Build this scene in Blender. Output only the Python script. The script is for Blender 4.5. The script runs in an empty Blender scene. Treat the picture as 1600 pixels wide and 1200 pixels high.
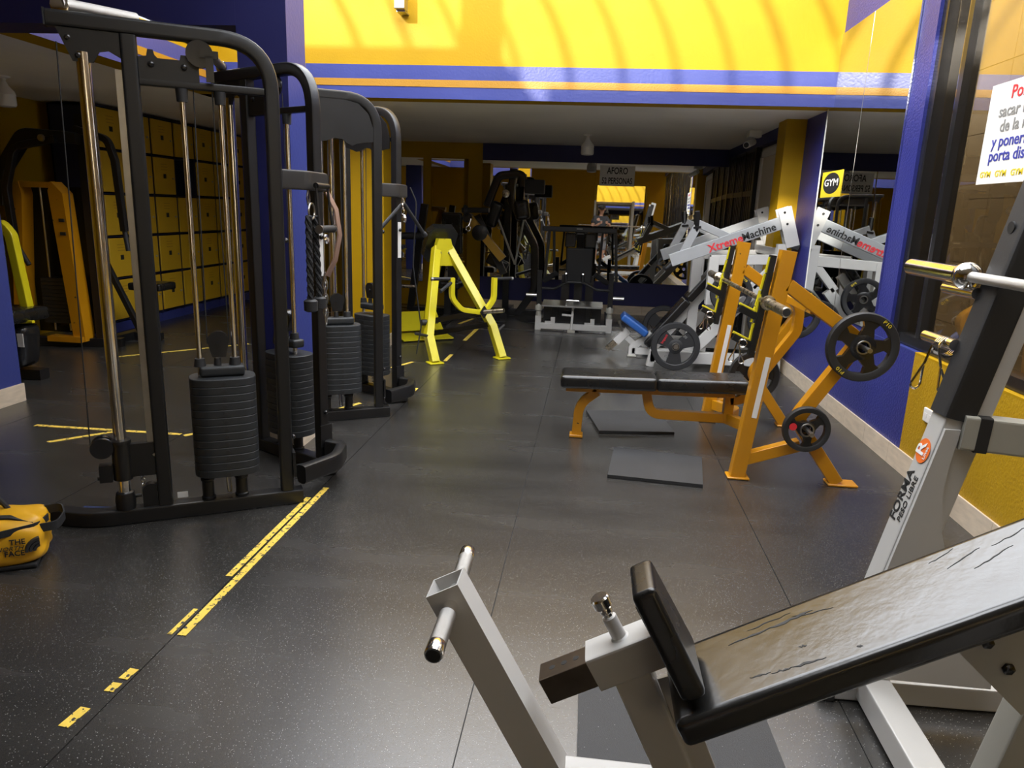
import bpy, bmesh, math, random
from mathutils import Vector, Matrix
random.seed(7)
SC = bpy.context.scene
COL = SC.collection
V = Vector
PI = math.pi
rad = math.radians

# ------------------------------------------------------------------ camera
CAM_H = 1.42
cam_d = bpy.data.cameras.new('camera'); cam = bpy.data.objects.new('camera', cam_d); COL.objects.link(cam)
cam_d.sensor_width = 36.0; cam_d.lens = 36.0 * 1130.0 / 1600.0
cam_d.clip_start = 0.02; cam_d.clip_end = 120
RX, RY, RZ = [(0.993365, 0.059517, -0.098407), (0.109554, -0.229378, 0.967152), (0.03499, -0.971516, -0.234376)]
cam.matrix_world = Matrix(((RX[0], -RX[1], -RX[2], 0), (RY[0], -RY[1], -RY[2], 0), (RZ[0], -RZ[1], -RZ[2], CAM_H), (0, 0, 0, 1)))
SC.camera = cam
# ------------------------------------------------------------------ sky, sun, exposure
SC.view_settings.view_transform = 'Standard'; SC.view_settings.look = 'None'
SC.view_settings.gamma = 1.0; SC.view_settings.use_curve_mapping = False
SC.view_settings.exposure = 2.1
w = bpy.data.worlds.new('sky'); SC.world = w; w.use_nodes = True
bg = w.node_tree.nodes['Background']; bg.inputs[0].default_value = (0.93, 0.955, 1.0, 1); bg.inputs[1].default_value = 2.2
sun_d = bpy.data.lights.new('sun', 'SUN'); sun_d.energy = 1.45; sun_d.angle = rad(1.6); sun_d.color = (1.0, 0.95, 0.86)
sun = bpy.data.objects.new('sun', sun_d); COL.objects.link(sun)
sun.rotation_euler = V((0.33, 1.0, -0.35)).to_track_quat('-Z', 'Y').to_euler()
def portal(name, loc, rot, sx, sy):
    d = bpy.data.lights.new(name, 'AREA'); d.shape = 'RECTANGLE'; d.size = sx; d.size_y = sy; d.cycles.is_portal = True
    o = bpy.data.objects.new(name, d); COL.objects.link(o); o.location = loc; o.rotation_euler = rot
portal('skylight_portal', (-0.72, 4.62, 3.7), (0, 0, 0), 5.4, 3.9)
portal('flat_skylight_portal', (.3, 1.6, 3.5), (0, 0, 0), 2.4, 1.4)
portal('passage_portal', (2.7, 3.4, 4.2), (0, 0, 0), 1.3, 15.6)
cy = SC.cycles
cy.use_denoising = True
cy.max_bounces = 10; cy.diffuse_bounces = 5; cy.glossy_bounces = 6; cy.transmission_bounces = 6; cy.transparent_max_bounces = 10
cy.caustics_reflective = True; cy.blur_glossy = 0.6; cy.caustics_refractive = False
cy.sample_clamp_indirect = 6.0

# ------------------------------------------------------------------ mesh helpers
class MB:
    def __init__(s): s.v = []; s.f = []; s.wn = False
    def add(s, vs, fs):
        n = len(s.v); s.v += [tuple(x) for x in vs]; s.f += [tuple(i + n for i in f) for f in fs]; return s
    def box(s, c, d, R=None):
        c = V(c); vs = []
        for z in (-.5, .5):
            for y in (-.5, .5):
                for x in (-.5, .5):
                    p = V((x * d[0], y * d[1], z * d[2])); vs.append((R @ p if R else p) + c)
        return s.add(vs, [(0, 2, 3, 1), (4, 5, 7, 6), (0, 1, 5, 4), (2, 6, 7, 3), (0, 4, 6, 2), (1, 3, 7, 5)])
    def span(s, a, b):
        return s.box([(a[i] + b[i]) / 2 for i in range(3)], [abs(b[i] - a[i]) for i in range(3)])
    def sweep(s, path, prof, up=(0, 0, 1), caps=True, closed=False):
        P = [V(p) for p in path]; up = V(up); n = len(P); m = len(prof); vs = []
        if m == 12: s.wn = True
        for i in range(n):
            if closed: a, b = P[i - 1], P[(i + 1) % n]
            else: a, b = P[max(i - 1, 0)], P[min(i + 1, n - 1)]
            t = (b - a).normalized()
            k = 1.0
            if closed or 0 < i < n - 1:
                t1 = (P[i] - P[i - 1]).normalized(); c = max(0.35, t1.dot(t)); k = 1.0 / c
            u = up
            if abs(t.dot(u)) > .98: u = V((0, 1, 0)) if abs(t.y) < .9 else V((1, 0, 0))
            sd = t.cross(u).normalized(); nn = sd.cross(t).normalized()
            # miter: stretch along the bend direction
            bend = V((0, 0, 0))
            if k > 1.0001:
                t2 = (P[(i + 1) % n] - P[i]).normalized(); bend = (t2 - t1)
                if bend.length > 1e-6: bend.normalize()
            for (x, y) in prof:
                o = sd * x + nn * y
                if bend.length > .5: o = o + bend * (o.dot(bend)) * (k - 1)
                vs.append(P[i] + o)
        fs = []
        r = n if closed else n - 1
        for i in range(r):
            j = (i + 1) % n
            for q in range(m):
                p = (q + 1) % m
                fs.append((i * m + q, i * m + p, j * m + p, j * m + q))
        if caps and not closed:
            fs.append(tuple(range(m - 1, -1, -1))); fs.append(tuple((n - 1) * m + q for q in range(m)))
        return s.add(vs, fs)
    def bar(s, p, q, w, h, up=(0, 0, 1), ch=.006):
        return s.sweep([p, q], rect(w, h, ch), up)
    def cyl(s, p, q, r, r2=None, n=14):
        r2 = r if r2 is None else r2
        P, Q = V(p), V(q); t = (Q - P).normalized(); u = V((0, 0, 1)) if abs(t.z) < .9 else V((1, 0, 0))
        a = t.cross(u).normalized(); b = a.cross(t); vs = []
        for c, rr in ((P, r), (Q, r2)):
            for i in range(n):
                g = 2 * PI * i / n; vs.append(c + (a * math.cos(g) + b * math.sin(g)) * rr)
        return s.add(vs, [(i, (i + 1) % n, n + (i + 1) % n, n + i) for i in range(n)] + [tuple(range(n - 1, -1, -1)), tuple(range(n, 2 * n))])
    def lathe(s, o, ax, prof, n=24, closed=False):
        o = V(o); t = V(ax).normalized(); u = V((0, 0, 1)) if abs(t.z) < .9 else V((1, 0, 0))
        a = t.cross(u).normalized(); b = a.cross(t); vs = []; m = len(prof)
        for (r, h) in prof:
            for i in range(n):
                g = 2 * PI * i / n; vs.append(o + t * h + (a * math.cos(g) + b * math.sin(g)) * r)
        fs = []
        for k in range(m if closed else m - 1):
            l = (k + 1) % m
            for i in range(n):
                j = (i + 1) % n; fs.append((k * n + i, k * n + j, l * n + j, l * n + i))
        if not closed:
            fs.append(tuple(range(n - 1, -1, -1))); fs.append(tuple((m - 1) * n + i for i in range(n)))
        return s.add(vs, fs)
    def torus(s, o, ax, R, r, n=20, m=8):
        return s.lathe(o, ax, [(R + r * math.cos(2 * PI * k / m), r * math.sin(2 * PI * k / m)) for k in range(m)], n, True)
    def tube(s, path, r, n=8, caps=True, closed=False):
        return s.sweep(path, [(r * math.cos(2 * PI * i / n), r * math.sin(2 * PI * i / n)) for i in range(n)], caps=caps, closed=closed)
    def prism(s, poly, o, ex, ey, th):
        o, ex, ey = V(o), V(ex).normalized(), V(ey).normalized(); nz = ex.cross(ey).normalized(); n = len(poly); vs = []
        for k in (-.5, .5):
            for (x, y) in poly: vs.append(o + ex * x + ey * y + nz * (k * th))
        return s.add(vs, [tuple(range(n - 1, -1, -1)), tuple(range(n, 2 * n))] + [(i, (i + 1) % n, n + (i + 1) % n, n + i) for i in range(n)])
    def pad(s, c, d, R=None, r=.02, seg=3):
        s.wn = True; bm = bmesh.new(); bmesh.ops.create_cube(bm, size=1)
        for v in bm.verts: v.co = V((v.co.x * d[0], v.co.y * d[1], v.co.z * d[2]))
        bmesh.ops.bevel(bm, geom=bm.edges[:], offset=min(r, min(d) * .49), segments=seg, affect='EDGES', profile=.6)
        bm.verts.index_update(); c = V(c)
        s.add([(R @ v.co if R else v.co) + c for v in bm.verts], [tuple(v.index for v in f.verts) for f in bm.faces]); bm.free(); return s
    def data(s, name, mat, off=V((0, 0, 0)), ang=38):
        me = bpy.data.meshes.new(name)
        me.from_pydata([(x - off.x, y - off.y, z - off.z) for x, y, z in s.v], [], s.f)
        bm = bmesh.new(); bm.from_mesh(me); bmesh.ops.recalc_face_normals(bm, faces=bm.faces); bm.to_mesh(me); bm.free()
        me.shade_smooth(); me.set_sharp_from_angle(angle=rad(ang)); me.materials.append(mat); return me
def rect(w, h, ch=.006):
    a, b = w / 2, h / 2; c = min(ch, a * .6, b * .6); k = c * .3
    return [(-a + c, -b), (a - c, -b), (a - k, -b + k), (a, -b + c), (a, b - c), (a - k, b - k), (a - c, b), (-a + c, b), (-a + k, b - k), (-a, b - c), (-a, -b + c), (-a + k, -b + k)]
def fillet(pts, r, n=6):
    P = [V(p) for p in pts]; out = [P[0]]
    for i in range(1, len(P) - 1):
        a = (P[i - 1] - P[i]); b = (P[i + 1] - P[i]); la, lb = a.length, b.length; a.normalize(); b.normalize()
        th = a.angle(b); d = min(r / max(math.tan(th / 2), .05), la * .49, lb * .49)
        p0, p2 = P[i] + a * d, P[i] + b * d
        for k in range(n + 1):
            t = k / n; out.append(p0 * (1 - t) ** 2 + P[i] * 2 * t * (1 - t) + p2 * t * t)
    out.append(P[-1]); return out
def euler(x=0, y=0, z=0):
    return (Matrix.Rotation(rad(z), 3, 'Z') @ Matrix.Rotation(rad(y), 3, 'Y') @ Matrix.Rotation(rad(x), 3, 'X'))
def basis(ex, ey):
    ex = V(ex).normalized(); ez = ex.cross(V(ey)).normalized(); ey = ez.cross(ex); return Matrix((ex, ey, ez)).transposed()
def wnorm(o, mb):
    if mb.wn:
        md = o.modifiers.new('weighted', 'WEIGHTED_NORMAL'); md.keep_sharp = True; md.weight = 80
    return o
def thing(name, loc, label, cat, group=None):
    o = bpy.data.objects.new(name, None); COL.objects.link(o); o.location = loc; o.empty_display_size = .1
    o['label'] = label; o['category'] = cat
    if group: o['group'] = group
    return o
def part(root, name, mb, mat, label=None, off=None):
    o = bpy.data.objects.new(name, mb.data(name, mat, off if off is not None else ORG[root.name] if root.name in ORG else V(root.location))); COL.objects.link(o); o.parent = root
    ORG[o.name] = ORG[root.name] if root.name in ORG else V(root.location)
    wnorm(o, mb)
    if label: o['label'] = label
    return o
ORG = {}
def solo(name, mb, mat, label, cat, group=None):
    xs = [v[0] for v in mb.v]; ys = [v[1] for v in mb.v]; zs = [v[2] for v in mb.v]
    loc = V(((min(xs) + max(xs)) / 2, (min(ys) + max(ys)) / 2, min(zs)))
    o = bpy.data.objects.new(name, mb.data(name, mat, loc)); o.location = loc; COL.objects.link(o)
    o['label'] = label; o['category'] = cat
    if group: o['group'] = group
    ORG[o.name] = loc; wnorm(o, mb)
    return o
def struct(name, mb, mat, parent=None):
    o = bpy.data.objects.new(name, mb.data(name, mat)); COL.objects.link(o)
    if parent: o.parent = parent
    else: o['kind'] = 'structure'
    ORG[o.name] = V((0, 0, 0))
    return o
def text(root, name, body, o, ex, ey, size, mat, sx=1.0, depth=.0006, align='CENTER', shear=0.0, bold=0.0):
    c = bpy.data.curves.new(name, 'FONT'); c.body = body; c.size = size; c.extrude = depth; c.align_x = align; c.align_y = 'CENTER'
    c.shear = shear; c.offset = bold; c.space_line = .95; c.resolution_u = 3
    tmp = bpy.data.objects.new(name, c); COL.objects.link(tmp); bpy.context.view_layer.update()
    me = bpy.data.meshes.new_from_object(tmp.evaluated_get(bpy.context.evaluated_depsgraph_get())); bpy.data.objects.remove(tmp); bpy.data.curves.remove(c)
    me.materials.clear(); me.materials.append(mat); t = bpy.data.objects.new(name, me); COL.objects.link(t)
    R = basis(ex, ey); off = ORG[root.name] if root.name in ORG else V(root.location)
    t.parent = root; M4 = (R @ Matrix.Diagonal((sx, 1, 1))).to_4x4(); M4.translation = V(o) - off; t.matrix_local = M4
    return t

# ------------------------------------------------------------------ materials
def mat(name, col, rough=.5, metal=0.0, var=.12, vs=6.0, bump=0.0, bs=150.0, chips=0.0, chipcol=(.02, .02, .02), coat=0.0, spec=.5, speck=0.0, rvar=.1, chs=26.0, stretch=None, srot=(0, 0, 0)):
    m = bpy.data.materials.new(name); m.use_nodes = True; nt = m.node_tree; N = nt.nodes; L = nt.links
    b = N['Principled BSDF']; b.inputs['Metallic'].default_value = metal; b.inputs['Specular IOR Level'].default_value = spec
    b.inputs['Coat Weight'].default_value = coat; b.inputs['Coat Roughness'].default_value = .12
    tc = N.new('ShaderNodeTexCoord'); src = tc.outputs['Object']
    if stretch:
        mp = N.new('ShaderNodeMapping'); mp.vector_type = 'TEXTURE'; mp.inputs['Rotation'].default_value = srot; mp.inputs['Scale'].default_value = stretch; L.new(src, mp.inputs['Vector']); src = mp.outputs[0]
    n = N.new('ShaderNodeTexNoise'); n.inputs['Scale'].default_value = vs; n.inputs['Detail'].default_value = 5; L.new(src, n.inputs['Vector'])
    r = N.new('ShaderNodeMapRange'); r.inputs[1].default_value = .15; r.inputs[2].default_value = .85
    r.inputs[3].default_value = 1 - var; r.inputs[4].default_value = 1 + var; L.new(n.outputs['Fac'], r.inputs[0])
    mx = N.new('ShaderNodeVectorMath'); mx.operation = 'SCALE'; mx.inputs[0].default_value = col; L.new(r.outputs[0], mx.inputs['Scale'])
    out = mx.outputs[0]
    def overlay(fac, c2):
        nonlocal out
        k = N.new('ShaderNodeMix'); k.data_type = 'RGBA'; L.new(fac, k.inputs[0]); L.new(out, k.inputs[6]); k.inputs[7].default_value = (*c2, 1); out = k.outputs[2]
    if chips > 0:
        c = N.new('ShaderNodeTexNoise'); c.inputs['Scale'].default_value = chs; c.inputs['Detail'].default_value = 4; c.inputs['Roughness'].default_value = .62; L.new(src, c.inputs['Vector'])
        q = N.new('ShaderNodeMapRange'); q.inputs[1].default_value = .74 - chips * .1; q.inputs[2].default_value = .75 - chips * .1; L.new(c.outputs['Fac'], q.inputs[0]); overlay(q.outputs[0], chipcol)
    if speck > 0:
        c = N.new('ShaderNodeTexVoronoi'); c.inputs['Scale'].default_value = 130; L.new(tc.outputs['Object'], c.inputs['Vector'])
        q = N.new('ShaderNodeMapRange'); q.inputs[1].default_value = .16; q.inputs[2].default_value = .10; L.new(c.outputs['Distance'], q.inputs[0])
        h = N.new('ShaderNodeSeparateColor'); L.new(c.outputs['Color'], h.inputs[0])
        g = N.new('ShaderNodeMapRange'); g.inputs[1].default_value = 1 - speck; g.inputs[2].default_value = 1 - speck + .02; L.new(h.outputs[0], g.inputs[0])
        mu = N.new('ShaderNodeMath'); mu.operation = 'MULTIPLY'; L.new(q.outputs[0], mu.inputs[0]); L.new(g.outputs[0], mu.inputs[1]); overlay(mu.outputs[0], (.32, .32, .31))
    L.new(out, b.inputs['Base Color'])
    rr = N.new('ShaderNodeMapRange'); rr.inputs[1].default_value = .15; rr.inputs[2].default_value = .85; rr.inputs[3].default_value = max(.02, rough * (1 - rvar)); rr.inputs[4].default_value = min(1, rough * (1 + rvar)); L.new(n.outputs['Fac'], rr.inputs[0]); L.new(rr.outputs[0], b.inputs['Roughness'])
    if bump > 0:
        bn = N.new('ShaderNodeTexNoise'); bn.inputs['Scale'].default_value = bs; bn.inputs['Detail'].default_value = 3; L.new(tc.outputs['Object'], bn.inputs['Vector'])
        bp = N.new('ShaderNodeBump'); bp.inputs['Strength'].default_value = bump; bp.inputs['Distance'].default_value = .004; L.new(bn.outputs['Fac'], bp.inputs['Height']); L.new(bp.outputs[0], b.inputs['Normal'])
    return m
YEL = (.385, .222, .0015); BLU = (.034, .046, .20)
M = {}
def mk(k, *a, **kw): M[k] = mat(k, *a, **kw)
mk('wall_yellow', YEL, .55, var=.07, vs=3, bump=.25, bs=60, spec=.2)
mk('wall_yellow_stucco', YEL, .5, var=.06, vs=4, bump=1.0, bs=75, chips=.25, chs=14)
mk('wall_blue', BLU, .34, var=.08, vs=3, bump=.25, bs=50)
mk('wall_blue_stucco', (.024, .030, .19), .36, var=.10, vs=4, bump=.9, bs=75)
mk('wall_navy_and_shaded_blue', (.014, .016, .10), .5, var=.1, vs=3, bump=.1, bs=60)  # navy paint, also the shaded tone of the blue beam and pillar
mk('stripe_gold', (.36, .17, .003), .45, var=.06, vs=5, bump=.5, bs=90)
mk('ceiling_grey', (.84, .79, .70), .55, var=.1, vs=1.4, bump=.08, bs=8)
mk('wall_beige', (.62, .55, .43), .6, var=.08, vs=3)
mk('wall_white', (.72, .70, .66), .5, var=.05, vs=3)
mk('tan_tile', (.17, .13, .075), .5, var=.15, vs=3)
mk('base_tile', (.60, .50, .38), .35, var=.22, vs=9, stretch=(1, 1, .25))
mk('rubber', (.027, .0255, .0235), .26, var=.30, vs=5, bump=.14, bs=420, speck=.85, rvar=.16, spec=1.0, stretch=(4, 1, 1))
mk('rubber_mat', (.022, .022, .023), .6, var=.25, vs=4, bump=.35, bs=350, speck=.06)
mk('tape', (.80, .56, .08), .55, var=.25, vs=20, chips=1.7, chipcol=(.03, .03, .03), chs=45)
mk('black_paint', (.0075, .0075, .008), .38, var=.2, vs=8, bump=.05, bs=400)
mk('black_gloss', (.012, .012, .013), .22, var=.2, vs=8)
mk('black_rubber', (.014, .014, .015), .6, var=.2, vs=8, bump=.1, bs=250)
mk('stack_grey', (.017, .019, .021), .5, var=.15, vs=10, bump=.15, bs=350)
mk('graphite', (.030, .028, .026), .4, var=.15, vs=8)
mk('chrome', (.90, .89, .87), .15, metal=1, var=.06, vs=10, rvar=.4)
mk('raw_steel', (.16, .13, .10), .35, metal=1, var=.35, vs=14)
mk('chrome_worn', (.50, .45, .36), .3, metal=1, var=.14, vs=30, rvar=.4)
mk('knurl', (.46, .45, .43), .34, metal=1, var=.08, vs=20, bump=.6, bs=700)
mk('steel', (.42, .41, .39), .32, metal=1, var=.15, vs=12)
mk('orange_paint', (.50, .215, .005), .30, var=.08, vs=5, chips=.3, chs=12, coat=.35)
mk('lemon_paint', (.56, .48, .009), .33, var=.05, vs=5, chips=.25, chs=14, coat=.2)
mk('ochre_paint', (.42, .24, .02), .4, var=.1, vs=5)
mk('white_paint', (.50, .49, .47), .35, var=.04, vs=5, chips=.22, chs=11, chipcol=(.09, .05, .03), coat=.15)
mk('silver_paint', (.38, .395, .41), .32, metal=.25, var=.06, vs=5, coat=.2)
mk('grey_paint', (.38, .37, .32), .35, var=.06, vs=5)
mk('vinyl', (.008, .008, .008), .28, var=.2, vs=7, bump=.10, bs=20, rvar=.25, spec=.6)
mk('vinyl_worn', (.010, .010, .0095), .22, var=.2, vs=9, bump=.15, bs=30, rvar=.3, spec=.8, chips=.22, chs=30, chipcol=(.002, .002, .002), stretch=(3.2, 1, 1), srot=(0, rad(-29.4), 0))
mk('vinyl_blue', (.02, .085, .30), .3, var=.15, vs=7, bump=.4, bs=30)
mk('locker_yellow', (.62, .38, .02), .4, var=.06, vs=3)
mk('locker_navy', (.01, .012, .04), .5)
mk('paper', (.74, .73, .70), .6, var=.03)
mk('ink_black', (.015, .015, .015), .6); mk('ink_red', (.62, .02, .03), .6); mk('ink_blue', (.03, .04, .30), .6)
mk('ink_yellow', (.80, .60, .02), .6); mk('ink_orange', (.80, .16, .02), .5); mk('ink_white', (.8, .8, .8), .6); mk('ink_grey', (.22, .22, .21), .6)
mk('bag_yellow', (.70, .36, .011), .42, var=.08, vs=6, bump=.35, bs=12)
mk('webbing', (.012, .012, .013), .7, bump=.3, bs=300)
mk('strap_blue', (.012, .03, .12), .7, bump=.3, bs=300)
mk('leather', (.22, .13, .09), .55, var=.2, bump=.2, bs=120)
mk('skin', (.42, .22, .14), .5, var=.06); mk('shirt', (.035, .034, .036), .85, bump=.2, bs=60); mk('shorts', (.20, .20, .21), .85, bump=.2, bs=60); mk('hair', (.01, .008, .007), .7); mk('shoe', (.7, .7, .7), .5)
mk('plastic_white', (.72, .71, .68), .4, var=.03); mk('lamp_glass', (.70, .69, .65), .25, var=.02)
mk('tread', (.55, .55, .54), .3, metal=1, bump=1.0, bs=90)
def mirror_mat():
    m = bpy.data.materials.new('mirror_silver'); m.use_nodes = True; nt = m.node_tree; nt.nodes.clear()
    o = nt.nodes.new('ShaderNodeOutputMaterial'); g = nt.nodes.new('ShaderNodeBsdfGlossy'); g.inputs['Roughness'].default_value = .012; g.inputs['Color'].default_value = (.80, .81, .79, 1)
    n = nt.nodes.new('ShaderNodeTexNoise'); n.inputs['Scale'].default_value = .8; b = nt.nodes.new('ShaderNodeBump'); b.inputs['Strength'].default_value = .02; b.inputs['Distance'].default_value = .05
    nt.links.new(n.outputs['Fac'], b.inputs['Height']); nt.links.new(b.outputs[0], g.inputs['Normal']); nt.links.new(g.outputs[0], o.inputs[0]); return m
M['mirror'] = mirror_mat()
def glass_mat():
    m = bpy.data.materials.new('tinted_glass'); m.use_nodes = True; nt = m.node_tree; nt.nodes.clear()
    o = nt.nodes.new('ShaderNodeOutputMaterial'); g = nt.nodes.new('ShaderNodeBsdfGlossy'); g.inputs['Roughness'].default_value = .01; g.inputs['Color'].default_value = (.95, .93, .9, 1)
    t = nt.nodes.new('ShaderNodeBsdfTransparent'); t.inputs['Color'].default_value = (.72, .64, .50, 1)
    lw = nt.nodes.new('ShaderNodeLayerWeight'); lw.inputs[0].default_value = .5; f = nt.nodes.new('ShaderNodeMath'); f.operation = 'POWER'; f.inputs[1].default_value = 2.6; nt.links.new(lw.outputs['Facing'], f.inputs[0]); k = nt.nodes.new('ShaderNodeMapRange'); k.inputs[3].default_value = .10; k.inputs[4].default_value = .85
    x = nt.nodes.new('ShaderNodeMixShader'); nt.links.new(f.outputs[0], k.inputs[0]); nt.links.new(k.outputs[0], x.inputs[0]); nt.links.new(t.outputs[0], x.inputs[1]); nt.links.new(g.outputs[0], x.inputs[2]); nt.links.new(x.outputs[0], o.inputs[0]); return m
M['glass'] = glass_mat()

# ------------------------------------------------------------------ the room
ZC = 2.31; XR = 1.88; YB = 10.55; XL = -5.6; YF = -4.5; ZH = 3.3
def S(name, a, b, m, parent=None): return struct(name, MB().span(a, b), M[m], parent)
fl = S('floor', (XL - .2, YF - .2, -.2), (XR + .2, YB + .2, -.006), 'black_rubber')
rolls = [XL, -4.72, -3.58, -2.44, -1.305, -.28, .83, XR]
cross = {1: [2.1, 7.3], 2: [4.05, 8.6], 3: [1.2, 5.0], 4: [6.35], 5: [-1.0], 6: [9.2], 0: [3.0]}
for i in range(7):
    ys = [YF] + cross.get(i, []) + [YB]
    for a, b in zip(ys[:-1], ys[1:]):
        dz = random.uniform(-.0008, .0008)
        struct('rubber_roll', MB().span((rolls[i] + .0018, a + .0018, -.007), (rolls[i + 1] - .0018, b - .0018, dz)), M['rubber'], fl)
# yellow floor tape: worn lengths along the aisle edge and across the left bay
tapes = [((-1.283, 2.02), (-1.279, 3.36), .030, 'longest worn strip, along the aisle seam by the near cable trainer'), ((-1.322, 2.42), (-1.318, 3.22), .026, 'long strip doubled beside the longest one on the aisle seam'), ((-1.325, 2.02), (-1.322, 2.18), .016, 'thin short strip beside the near end of the longest one'), ((-1.33, 1.78), (-1.325, 1.83), .03, 'farther of two tiny scraps on the lower left floor'), ((-1.335, 1.72), (-1.333, 1.76), .03, 'nearer of two tiny scraps on the lower left floor'), ((-1.36, 1.565), (-1.352, 1.645), .032, 'lone scrap at the lower left of the floor'),
         ((-1.318, 1.30), (-1.315, 1.34), .03, 'scrap at the bottom left corner of the picture'), ((-1.33, 5.35), (-1.33, 5.52), .03, 'small scrap on the aisle beside the far cable trainer'), ((-1.32, 6.62), (-1.32, 6.95), .035, 'short strip between the feet of the row machine'), ((-1.33, 7.75), (-1.32, 8.85), .045, 'long strip on the aisle seam behind the row machine'), ((-1.6, 8.9), (-1.5, 9.4), .045, 'strip under the dark machines at the back'),
         ((-3.40, 4.00), (-2.45, 4.02), .035, 'long strip running across the left bay floor'), ((-3.1, 3.72), (-2.85, 4.00), .035, 'slanted strip meeting the one across the left bay'), ((-2.42, 4.0), (-2.2, 4.25), .04, 'slanted strip seen between the chrome post and weight stack'), ((-2.1, 4.3), (-1.98, 4.55), .04, 'short slanted strip behind the near weight stack'), ((-2.8, 5.1), (-2.2, 5.9), .03, 'thin slanted strip deep in the left bay'), ((-4.2, 6.0), (-3.4, 6.9), .04, 'strip in front of the fly machine'), ((-1.75, 4.72), (-1.62, 4.98), .035, 'short strip under the far cable trainer'), ((-1.72, 6.2), (-1.6, 6.5), .035, 'short strip just past the far cable trainer')]
for a, b, wd, lb in tapes:
    solo('floor_tape', MB().bar((a[0], a[1], .0016), (b[0], b[1], .0016), wd, .0012, ch=.0002), M['tape'], 'yellow floor tape, ' + lb, 'tape', 'worn yellow floor tape strips')
S('wall_back', (XL - .2, YB, 0), (XR + .2, YB + .2, ZC), 'wall_yellow')
S('trim_1', (-1.60, YB - .02, 2.085), (XR, YB, ZC), 'wall_navy_and_shaded_blue')
S('trim_2', (-1.60, YB - .02, .13), (XR, YB, .46), 'wall_navy_and_shaded_blue')
S('wall_left', (XL - .2, YF - .2, 0), (XL, YB + .2, 4.0), 'wall_yellow')
# rear (front) wall behind the camera with a window opening on the left
S('wall_front', (XL - .2, YF - .2, 0), (XR + .2, YF, ZH), 'wall_yellow')
# ceilings
S('ceiling_back', (XL - .2, 6.63, ZC), (XR + .2, YB + .2, ZC + .2), 'ceiling_grey')
S('ceiling_left', (XL - .2, 4.19, ZC), (-3.5, 6.63, ZC + .2), 'ceiling_grey')
# two openings in the front ceiling: a flat skylight over the foreground and the arched one over the well
struct('ceiling_front', MB().span((XL - .2, YF - .2, ZH), (XR + .2, .9, ZH + .2)).span((XL - .2, .9, ZH), (-.9, 2.3, ZH + .2)).span((1.5, .9, ZH), (XR + .2, 2.3, ZH + .2)).span((XL - .2, 2.3, ZH), (XR + .2, 2.75, ZH + .2)).span((XL - .2, 2.75, ZH), (-1.65, 3.95, ZH + .2)), M['ceiling_grey'])
# downstand beams round the light well
struct('wall_beam_left', MB().span((XL - .2, 3.95, ZC), (-1.93, 4.19, ZH + .2)).span((-1.93, 3.96, ZC), (-1.66, 4.19, ZH + .2)), M['wall_navy_and_shaded_blue'])  # blue beam; navy puts the shade of its unlit side into the colour
S('wall_beam_left_lit_side', (-3.3, 4.19, ZC + .001), (-1.93, 4.196, ZH + .2), 'wall_blue')  # lit side of the same beam, its light put in as brighter blue
S('wall_well_far', (-3.5, 6.435, ZC), (XR + .2, 6.63, 4.0), 'wall_yellow')
S('wall_well_left', (-3.5, 4.19, ZC), (-3.305, 6.63, 3.25), 'wall_yellow')
for n_, (za, zb, m_, e) in enumerate([(ZC, 2.405, 'wall_blue', .0), (2.405, 2.462, 'stripe_gold', .004), (2.462, 2.575, 'wall_blue', .0)]):
    S('trim_%d' % (3 + n_), (-3.3, 6.425 - e, za), (XR, 6.436, zb), m_)
    S('trim_%d' % (6 + n_), (-3.306, 4.19, za), (-3.298 + e, 6.425, zb), m_)
# pillars
def pillar(name, x0, x1, y0, y1, z1, near, others, base=True, faces=None):
    root = struct(name, MB().span((x0, y0, 0), (x1, y1, z1)), M[others])
    if near: struct('painted_face', MB().span((x0, y0 - .004, .13), (x1, y0, z1)), M[near], root)
    if faces:
        for a, b, m_ in faces: struct('painted_face', MB().span(a, b), M[m_], root)
    if base:
        struct('base_tile', MB().span((x0 - .004, y0 - .012, 0), (x1 + .012, y0 - .003, .125)), M['base_tile'], root)
        struct('base_tile', MB().span((x1 + .001, y0 - .002, 0), (x1 + .012, y1 + .01, .125)), M['base_tile'], root)
    return root
pillar('wall_pillar_centre', -1.93, -1.655, 3.955, 4.20, 4.0, 'wall_navy_and_shaded_blue', 'wall_blue', faces=[((-1.93, 4.20, .13), (-1.655, 4.204, 4.0), 'wall_yellow')])  # near face: shade painted as navy over the blue; back face really yellow
pillar('wall_pillar_left', -4.25, -3.89, 4.20, 4.50, ZC, None, 'wall_blue')
pillar('wall_pillar_back', -2.42, -2.03, 7.05, 7.35, ZC, None, 'wall_yellow')
# right wall: sill wall, painted two colours, with tiled skirting
wr = S('wall_right', (XR, YF - .2, 0), (XR + .18, 7.2, .70), 'wall_blue_stucco')
struct('yellow_section', MB().span((XR - .004, YF, .0), (XR, 4.30, .703)), M['wall_yellow_stucco'], wr)
struct('blue_section', MB().span((XR - .003, 4.30, .0), (XR, 7.2, .702)), M['wall_blue_stucco'], wr)
struct('sill', MB().span((XR - .004, 4.30, .70), (XR + .18, 4.95, .708)), M['wall_blue'], wr)
struct('sill', MB().span((XR - .005, YF, .70), (XR + .18, 4.30, .709)), M['wall_yellow'], wr)
S('wall_right_column', (XR, 4.72, .70), (XR + .18, 4.955, 4.0), 'wall_blue_stucco')
struct('wall_right_upper', MB().span((XR, 6.565, .70), (XR + .18, 7.2, 4.0)).span((XR, 4.955, 2.86), (XR + .18, 6.565, 4.0)).span((XR, 4.955, .70), (XR + .18, 6.565, .72)).span((XR, YF - .2, 3.05), (XR + .18, 4.72, 4.0)).span((XR + .02, 4.955, .72), (XR + .18, 6.565, 2.86)), M['wall_blue_stucco'])
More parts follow.
